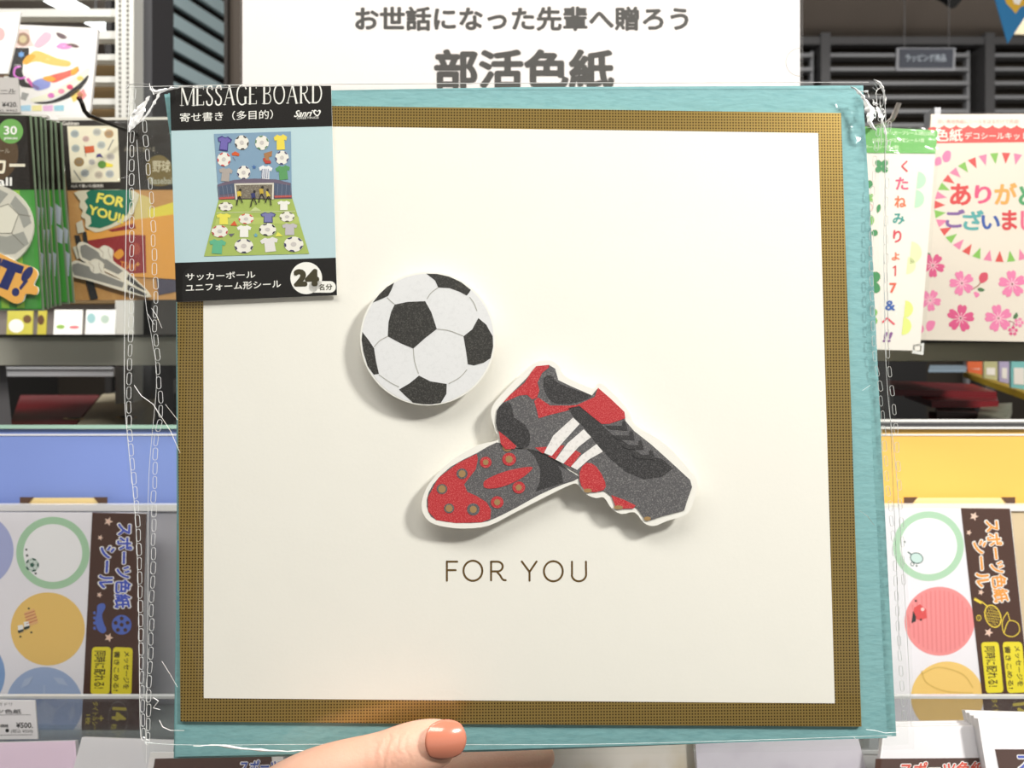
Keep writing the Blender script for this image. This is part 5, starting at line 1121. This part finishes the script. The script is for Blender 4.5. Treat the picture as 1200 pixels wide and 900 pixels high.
mball(b, *c7(388, 103), 8.4, 5.2, (90, 80, 60), .3); shirt(b, *c7(797, 95), 15, 11, (240, 238, 230)); shirt(b, *c7(374, 190), 17, 13, (236, 226, 90)); mball(b, *c7(532, 190), 9, 6.2, (220, 90, 60), .5); shirt(b, *c7(687, 180), 18, 12.5, (124, 124, 176), (70, 70, 130)); mball(b, *c7(820, 175), 9, 6, (110, 110, 80), .3)
mball(b, *c7(347, 277), 9.8, 7.2, (190, 80, 70), .2); shirt(b, *c7(518, 276), 17, 14, (244, 242, 236)); mball(b, *c7(683, 265), 10, 7.4, (40, 40, 44), .6); shirt(b, *c7(838, 262), 18, 14, (196, 190, 196))
shirt(b, *c7(330, 384), 20, 17, (96, 180, 140), None, .08); mball(b, *c7(516, 380), 11, 8.6, (60, 60, 90), .3); shirt(b, *c7(697, 370), 21, 17, (230, 226, 224), None, -.12); mball(b, *c7(866, 368), 11.5, 9, (56, 54, 96), .5)
b.poly(fr.pts([c7(420, 236), c7(450, 203), c7(470, 238)]), w + 2 * EPS, mat((220, 90, 50))); b.poly(fr.pts([c7(408, 296), c7(452, 292), c7(428, 316)]), w + 2 * EPS, mat((100, 96, 110))); b.poly(fr.pts([c7(755, 282), c7(790, 310), c7(735, 314)]), w + 2 * EPS, mat((230, 226, 90))); b.poly(fr.pts(star(*c7(600, 305), 3)), w + 2 * EPS, mat((110, 170, 190)))
b.build('sample_print', root)

# ------------------------------------------------------------------ clear bag round the card
fr = CARD
FILM = film('bag_film', (253, 254, 253), .004, 1.33, .045, .18, 26)
root = thing('clear_bag', 'crinkled clear plastic bag with perforated side seams round the card', 'bag', fr)
NX, NY = 110, 90
import mathutils.noise as mn
def edge_l(y):
    K_ = [(103, 154), (150, 152), (300, 149), (440, 147), (520, 151), (620, 161), (700, 163), (800, 165), (860, 169), (893, 174)]
    for (y0, x0), (y1, x1) in zip(K_, K_[1:]):
        if y <= y1: t = max(0, (y - y0) / (y1 - y0)); return x0 + (x1 - x0) * t
    return K_[-1][1]
def edge_r(y):
    K_ = [(100, 1026), (130, 1034), (250, 1032), (400, 1036), (500, 1047), (600, 1056), (700, 1061), (800, 1066), (893, 1068)]
    for (y0, x0), (y1, x1) in zip(K_, K_[1:]):
        if y <= y1: t = max(0, (y - y0) / (y1 - y0)); return x0 + (x1 - x0) * t
    return K_[-1][1]
def film_pt(u, v, front=True):
    y = 102 + v * (889 - 102) + (1 - v) * -2.5 * u - v * 14 * u
    x = edge_l(y) * (1 - u) + edge_r(y) * u
    X, Y = fr.uv(x, y)
    e = min(u * 9, (1 - u) * 9, v * 4, (1 - v) * 10, 1); e = e * e * (3 - 2 * e)
    d_c = min(math.hypot(x - 172, y - 128), math.hypot(x - 1018, y - 125)) 
    amp = .0005 + .0035 * math.exp(-d_c / 32) + .0012 * math.exp(-abs(x - (186 if u < .5 else 1040)) / 26)
    n = mn.noise(Vector((x * .012, y * .012, 3.1))) * .6 + mn.noise(Vector((x * .05, y * .03, 7.7))) * .5 + mn.noise(Vector((x * .12, y * .08, 1.7))) * .3
    if front: z = .0026 + e * .0056 + n * amp
    else: z = -.0016 - e * .0038 + n * amp * .5
    return (X, Y, z)
for front in (True, False):
    b = MB(); b.mid(FILM); b.m = [FILM]
    for j in range(NY + 1):
        for i in range(NX + 1): b.v.append(film_pt(i / NX, j / NY, front))
    for j in range(NY):
        for i in range(NX):
            a = j * (NX + 1) + i; b.f.append((a, a + NX + 1, a + NX + 2, a + 1)); b.mi.append(0)
    b.build('front_film' if front else 'back_film', root, smooth=True)
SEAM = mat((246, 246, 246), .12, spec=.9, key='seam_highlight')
# perforation ovals, one object each with shared meshes
def stadium(hw, hh, n=6): return [(hw * cos(pi * i / n), hh - hw + hw * sin(pi * i / n)) for i in range(n + 1)] + [(-hw * cos(pi * i / n), -(hh - hw) - hw * sin(pi * i / n)) for i in range(n + 1)]
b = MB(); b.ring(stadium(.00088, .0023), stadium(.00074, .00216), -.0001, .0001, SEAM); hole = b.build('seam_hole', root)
b = MB(); b.ring(stadium(.00075, .0020), stadium(.00064, .00189), -.0001, .0001, mat((214, 214, 212), .15)); hole2 = b.build('seam_hole', root)
COL.objects.unlink(hole2)
def seam_path(pts, step, proto, wz, jx=0):
    y = pts[0][1]; out_ = []
    P_ = smooth(pts, 6, False)
    def at(y):
        for (x0, y0), (x1, y1) in zip(P_, P_[1:]):
            if y0 <= y <= y1: return x0 + (x1 - x0) * (y - y0) / max(1e-6, y1 - y0)
        return P_[-1][0]
    k = 0
    while y < pts[-1][1]:
        x = at(y); x2 = at(min(y + 4, pts[-1][1])); o = proto.copy(); COL.objects.link(o)
        u_, v_ = fr.uv(x + random.uniform(-1, 1) * jx, y); o.location = (u_, v_, wz); o.rotation_euler = (0, 0, math.atan2(x2 - x, 4) * 1.0 + random.uniform(-.05, .05)); o.scale.x = random.uniform(.8, 1.08); y += step; k += 1
seam_path([(158, 112), (156, 200), (156, 350), (153, 450), (154, 510), (163, 610), (166, 700), (168, 800), (170, 860)], 16.6, hole, .0012)
seam_path([(172, 150), (180, 250), (184, 340), (184, 390), (190, 480), (184, 520), (182, 600), (180, 700), (177, 800), (175, 866)], 16.6, hole, .0014, .8)
seam_path([(1031, 120), (1020, 240), (1022, 400), (1030, 460), (1038, 560), (1046, 640), (1052, 760), (1058, 850)], 17.5, hole2, .0012, .6)
seam_path([(1040, 150), (1036, 250), (1038, 400), (1048, 520), (1058, 700)], 22, hole2, .0016, .8)
COL.objects.unlink(hole); bpy.data.objects.remove(hole); bpy.data.objects.remove(hole2)
def cord(name, pts, r, m, z=.0012, n=4):
    b = MB(); P_ = smooth(pts, 5, False); b.tube([(*fr.uv(x, y), z) for x, y in P_], r, m, n); b.build(name, root)
cord('seam_line', [(154, 104), (151.5, 150), (149, 300), (147.5, 450), (152, 520), (160, 600), (164, 700), (166, 850), (170, 862), (176, 866)], .00012, SEAM)
cord('seam_line', [(162, 165), (168, 260), (172, 350), (180, 400), (185, 450), (176, 560), (175, 700), (174, 800), (173, 892)], .00009, SEAM)
cord('seam_line', [(1028, 100), (1036, 135), (1034, 300), (1037, 440), (1047, 540), (1052, 600), (1062, 760), (1066, 850)], .00011, SEAM)
cord('seam_line', [(1034, 150), (1038, 350), (1041, 480), (1047, 620), (1052, 760)], .00007, mat((120, 120, 118), .2))
cord('top_edge', [(154, 103.5), (300, 101), (600, 99), (1016, 98)], .00014, SEAM)
cord('bottom_edge', [(174, 866), (230, 869), (400, 868), (700, 868), (1040, 858)], .00009, mat((226, 236, 236), .12), .0030)
# film folds and scratches as ridges, their highlights put in as white colour
CR = bpy.data.materials.new('film_highlight'); CR.use_nodes = True; _b = CR.node_tree.nodes['Principled BSDF']; _b.inputs['Base Color'].default_value = (1, 1, 1, 1); _b.inputs['Roughness'].default_value = .15; _b.inputs['Transmission Weight'].default_value = .15
def crease_glint(pts, wd, z=.0042):
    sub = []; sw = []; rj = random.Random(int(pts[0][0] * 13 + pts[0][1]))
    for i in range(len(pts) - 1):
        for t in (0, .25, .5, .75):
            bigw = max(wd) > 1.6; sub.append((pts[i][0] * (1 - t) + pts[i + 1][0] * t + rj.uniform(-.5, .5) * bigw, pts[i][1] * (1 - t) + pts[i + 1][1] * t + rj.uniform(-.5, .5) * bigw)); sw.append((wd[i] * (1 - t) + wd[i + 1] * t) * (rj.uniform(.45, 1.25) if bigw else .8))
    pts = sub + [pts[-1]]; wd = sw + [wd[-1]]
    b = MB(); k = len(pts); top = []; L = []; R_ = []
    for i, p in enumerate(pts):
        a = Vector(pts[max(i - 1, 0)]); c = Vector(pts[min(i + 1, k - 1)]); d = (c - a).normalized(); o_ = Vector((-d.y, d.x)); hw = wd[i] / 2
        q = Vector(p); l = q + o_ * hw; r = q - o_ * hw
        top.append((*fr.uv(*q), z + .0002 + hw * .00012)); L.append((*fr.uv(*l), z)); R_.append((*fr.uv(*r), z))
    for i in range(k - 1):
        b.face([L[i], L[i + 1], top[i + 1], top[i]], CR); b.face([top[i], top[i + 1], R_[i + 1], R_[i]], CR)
    b.build('crease_glint', root)
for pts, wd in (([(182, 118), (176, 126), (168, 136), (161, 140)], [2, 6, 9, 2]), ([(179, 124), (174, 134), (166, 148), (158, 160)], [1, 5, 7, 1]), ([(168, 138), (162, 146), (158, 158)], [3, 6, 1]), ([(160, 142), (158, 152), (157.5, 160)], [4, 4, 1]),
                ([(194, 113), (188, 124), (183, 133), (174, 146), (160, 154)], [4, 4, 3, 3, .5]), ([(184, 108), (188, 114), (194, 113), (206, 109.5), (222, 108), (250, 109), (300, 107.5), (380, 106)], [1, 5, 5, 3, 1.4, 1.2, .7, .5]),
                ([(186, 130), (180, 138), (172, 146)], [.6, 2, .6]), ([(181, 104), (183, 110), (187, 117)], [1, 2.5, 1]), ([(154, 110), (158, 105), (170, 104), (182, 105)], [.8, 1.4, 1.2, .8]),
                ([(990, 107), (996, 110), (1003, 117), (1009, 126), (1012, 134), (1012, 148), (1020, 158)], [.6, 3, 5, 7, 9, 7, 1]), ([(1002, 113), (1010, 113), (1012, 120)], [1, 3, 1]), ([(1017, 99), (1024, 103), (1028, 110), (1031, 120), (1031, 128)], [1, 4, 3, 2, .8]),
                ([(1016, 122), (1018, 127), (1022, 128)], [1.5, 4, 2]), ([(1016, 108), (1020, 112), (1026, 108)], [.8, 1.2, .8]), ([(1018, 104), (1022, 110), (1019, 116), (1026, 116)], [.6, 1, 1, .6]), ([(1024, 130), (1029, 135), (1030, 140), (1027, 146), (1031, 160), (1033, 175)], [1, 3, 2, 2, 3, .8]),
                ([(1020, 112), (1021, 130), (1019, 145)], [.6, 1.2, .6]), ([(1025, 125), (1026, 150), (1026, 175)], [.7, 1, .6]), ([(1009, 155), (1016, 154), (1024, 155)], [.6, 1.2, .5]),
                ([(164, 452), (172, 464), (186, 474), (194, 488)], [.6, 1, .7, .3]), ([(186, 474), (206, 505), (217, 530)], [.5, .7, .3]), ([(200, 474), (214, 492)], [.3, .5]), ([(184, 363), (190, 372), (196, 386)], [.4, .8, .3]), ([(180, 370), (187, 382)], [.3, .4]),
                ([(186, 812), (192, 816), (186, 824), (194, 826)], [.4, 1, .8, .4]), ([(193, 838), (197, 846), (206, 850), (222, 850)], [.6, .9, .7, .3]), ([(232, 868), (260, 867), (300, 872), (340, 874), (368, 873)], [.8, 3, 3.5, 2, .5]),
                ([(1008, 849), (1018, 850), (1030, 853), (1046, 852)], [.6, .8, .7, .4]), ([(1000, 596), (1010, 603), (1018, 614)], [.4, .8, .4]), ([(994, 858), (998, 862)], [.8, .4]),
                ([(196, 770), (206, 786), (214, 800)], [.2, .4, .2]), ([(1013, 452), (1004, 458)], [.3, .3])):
    crease_glint(pts, wd, .0074 if 230 < pts[0][0] < 1000 and pts[0][1] > 200 and pts[0][1] < 800 else .0045)

# ------------------------------------------------------------------ the hand
hand_o = P(200, 1180, .30)
SKIN = bpy.data.materials.new('skin'); SKIN.use_nodes = True
nt = SKIN.node_tree; B_ = nt.nodes['Principled BSDF']; B_.inputs['Roughness'].default_value = .5; B_.inputs['Subsurface Weight'].default_value = .12; B_.inputs['Subsurface Radius'].default_value = (.006, .002, .001); B_.inputs['Subsurface Scale'].default_value = .5
tc = nt.nodes.new('ShaderNodeTexCoord'); n1 = nt.nodes.new('ShaderNodeTexNoise'); n1.inputs['Scale'].default_value = 70; nt.links.new(tc.outputs['Object'], n1.inputs[0])
cr_ = nt.nodes.new('ShaderNodeMix'); cr_.data_type = 'RGBA'; cr_.inputs[6].default_value = lin((238, 196, 172)); cr_.inputs[7].default_value = lin((222, 162, 138)); nt.links.new(n1.outputs[0], cr_.inputs[0]); nt.links.new(cr_.outputs[2], B_.inputs['Base Color'])
n2 = nt.nodes.new('ShaderNodeTexNoise'); n2.inputs['Scale'].default_value = 900; n2.inputs['Detail'].default_value = 4; nt.links.new(tc.outputs['Object'], n2.inputs[0])
gm = nt.nodes.new('ShaderNodeTexGradient'); gm.gradient_type = 'SPHERICAL'; mp_ = nt.nodes.new('ShaderNodeMapping'); mp_.vector_type = 'TEXTURE'
kc = P(456, 880, .262) - hand_o; mp_.inputs['Location'].default_value = kc; mp_.inputs['Scale'].default_value = (.010, .012, .010); nt.links.new(tc.outputs['Object'], mp_.inputs[0]); nt.links.new(mp_.outputs[0], gm.inputs[0])
wv = nt.nodes.new('ShaderNodeTexWave'); wv.inputs['Scale'].default_value = 75; wv.inputs['Distortion'].default_value = 7; wv.inputs['Detail Scale'].default_value = 2.0; nt.links.new(tc.outputs['Object'], wv.inputs[0])
mm = nt.nodes.new('ShaderNodeMath'); mm.operation = 'MULTIPLY'; nt.links.new(gm.outputs[1], mm.inputs[0]); nt.links.new(wv.outputs[1], mm.inputs[1])
bk = nt.nodes.new('ShaderNodeBump'); bk.inputs['Strength'].default_value = .34; bk.inputs['Distance'].default_value = .0009; nt.links.new(mm.outputs[0], bk.inputs['Height'])
bu = nt.nodes.new('ShaderNodeBump'); nt.links.new(bk.outputs[0], bu.inputs['Normal']); bu.inputs['Strength'].default_value = .25; bu.inputs['Distance'].default_value = .0004; nt.links.new(n2.outputs[0], bu.inputs['Height']); nt.links.new(bu.outputs[0], B_.inputs['Normal'])
hand = thing('hand', 'bare left hand pinching the bottom edge of the bagged card, thumb in front', 'hand'); hand.matrix_world = Matrix.Translation(P(200, 1180, .30))
def body(chains, name, sub=2):
    me = bpy.data.meshes.new(name); vs = []; es = []; rs = []; idx = {}
    for ch in chains:
        prev = None
        for (p, r) in ch:
            k = tuple(round(c, 5) for c in p)
            if k not in idx: idx[k] = len(vs); vs.append(tuple(Vector(p) - hand.matrix_world.translation)); rs.append(r)
            if prev is not None and prev != idx[k]: es.append((prev, idx[k]))
            prev = idx[k]
    me.from_pydata(vs, es, []); me.materials.append(SKIN)
    o = bpy.data.objects.new(name, me); COL.objects.link(o); o.parent = hand
    s = o.modifiers.new('skin', 'SKIN'); s.use_smooth_shade = True; s.branch_smoothing = .6
    sv = me.skin_vertices[0].data
    for i, r in enumerate(rs):
        r = r if isinstance(r, tuple) else (r, r)
        sv[i].radius = r; sv[i].use_root = (i == 0)
    m = o.modifiers.new('sub', 'SUBSURF'); m.levels = sub; m.render_levels = sub + 1
    return o
fore = P(40, 1480, .27); wrist = P(190, 1190, .295); palm = P(300, 1080, .302)
k1, k2, k3, k4 = P(400, 978, .318), P(400, 1020, .320), P(395, 1062, .320), P(385, 1104, .318)
ch = [[(fore, .030), (P(110, 1330, .282), .028), (wrist, .0245), (palm, .021)],
      [(palm, .021), (P(345, 1030, .312), .014), (k1, .0105), (P(480, 935, .316), .0092), (P(545, 902, .3065), .0084), (P(600, 891, .3030), .0076), (P(636, 887, .3030), .0060), (P(651, 886, .3030), .0036)],
      [(palm, .021), (P(345, 1060, .316), .013), (k2, .0105), (P(500, 975, .318), .0092), (P(570, 948, .308), .0084), (P(620, 938, .305), .0076), (P(658, 934, .305), .0060)],
      [(palm, .021), (P(345, 1085, .316), .013), (k3, .0100), (P(490, 1022, .318), .0088), (P(560, 992, .310), .0080), (P(608, 980, .307), .0072), (P(640, 976, .307), .0058)],
      [(palm, .021), (P(340, 1110, .316), .012), (k4, .0095), (P(465, 1068, .316), .0080), (P(520, 1040, .310), .0072), (P(560, 1028, .308), .0062), (P(586, 1024, .308), .0050)],
      [(palm, .021), (P(280, 1000, .290), .0165), (P(330, 938, .2790), .0138), (P(375, 914, .2735), .0122), (P(420, 901, .2700), .0110), (P(452, 893, .2690), .0104), (P(474, 884, .2690), .0105), (P(498, 874, .2690), .0094), (P(520, 869, .2692), .0080), (P(534, 867, .2695), .0058)]]
hb = body(ch, 'skin_body')
# thumb nail: curved plate lying on the outer side of the thumb tip
NAIL = mat((214, 134, 108), .18, coat=.8, key='polished_nail'); CUT = mat((232, 176, 152), .4)
b = MB()
c0 = P(523, 868.5, .2603); ax = (P(545, 864, .2625) - P(500, 868, .2592)).normalized(); nn = Vector((.10, -1, .22)).normalized(); nn = (nn - ax * nn.dot(ax)).normalized(); cr = ax.cross(nn).normalized()
NU, NV = 16, 16; g_ = []
for i in range(NU + 1):
    for j in range(NV + 1):
        s = -1 + 2 * i / NU; t = -1 + 2 * j / NV
        x_ = s * math.sqrt(1 - t * t * .44); y_ = t * math.sqrt(1 - s * s * .44)
        p = c0 + ax * (x_ * .0070) + cr * (y_ * .0063) + nn * (.0004 - .0030 * y_ * y_ - .0012 * max(0, x_) ** 2 - .0010 * max(0, -x_) ** 2)
        g_.append(p)
b.m = [NAIL]; b.v = [tuple(p) for p in g_]
for i in range(NU):
    for j in range(NV): a = i * (NV + 1) + j; b.f.append((a, a + 1, a + NV + 2, a + NV + 1)); b.mi.append(0)
b.v = [tuple(Vector(v) - hand.matrix_world.translation) for v in b.v]
na = b.build('thumb_nail', hand, smooth=True)
so = na.modifiers.new('thickness', 'SOLIDIFY'); so.thickness = .0006; so.offset = -1
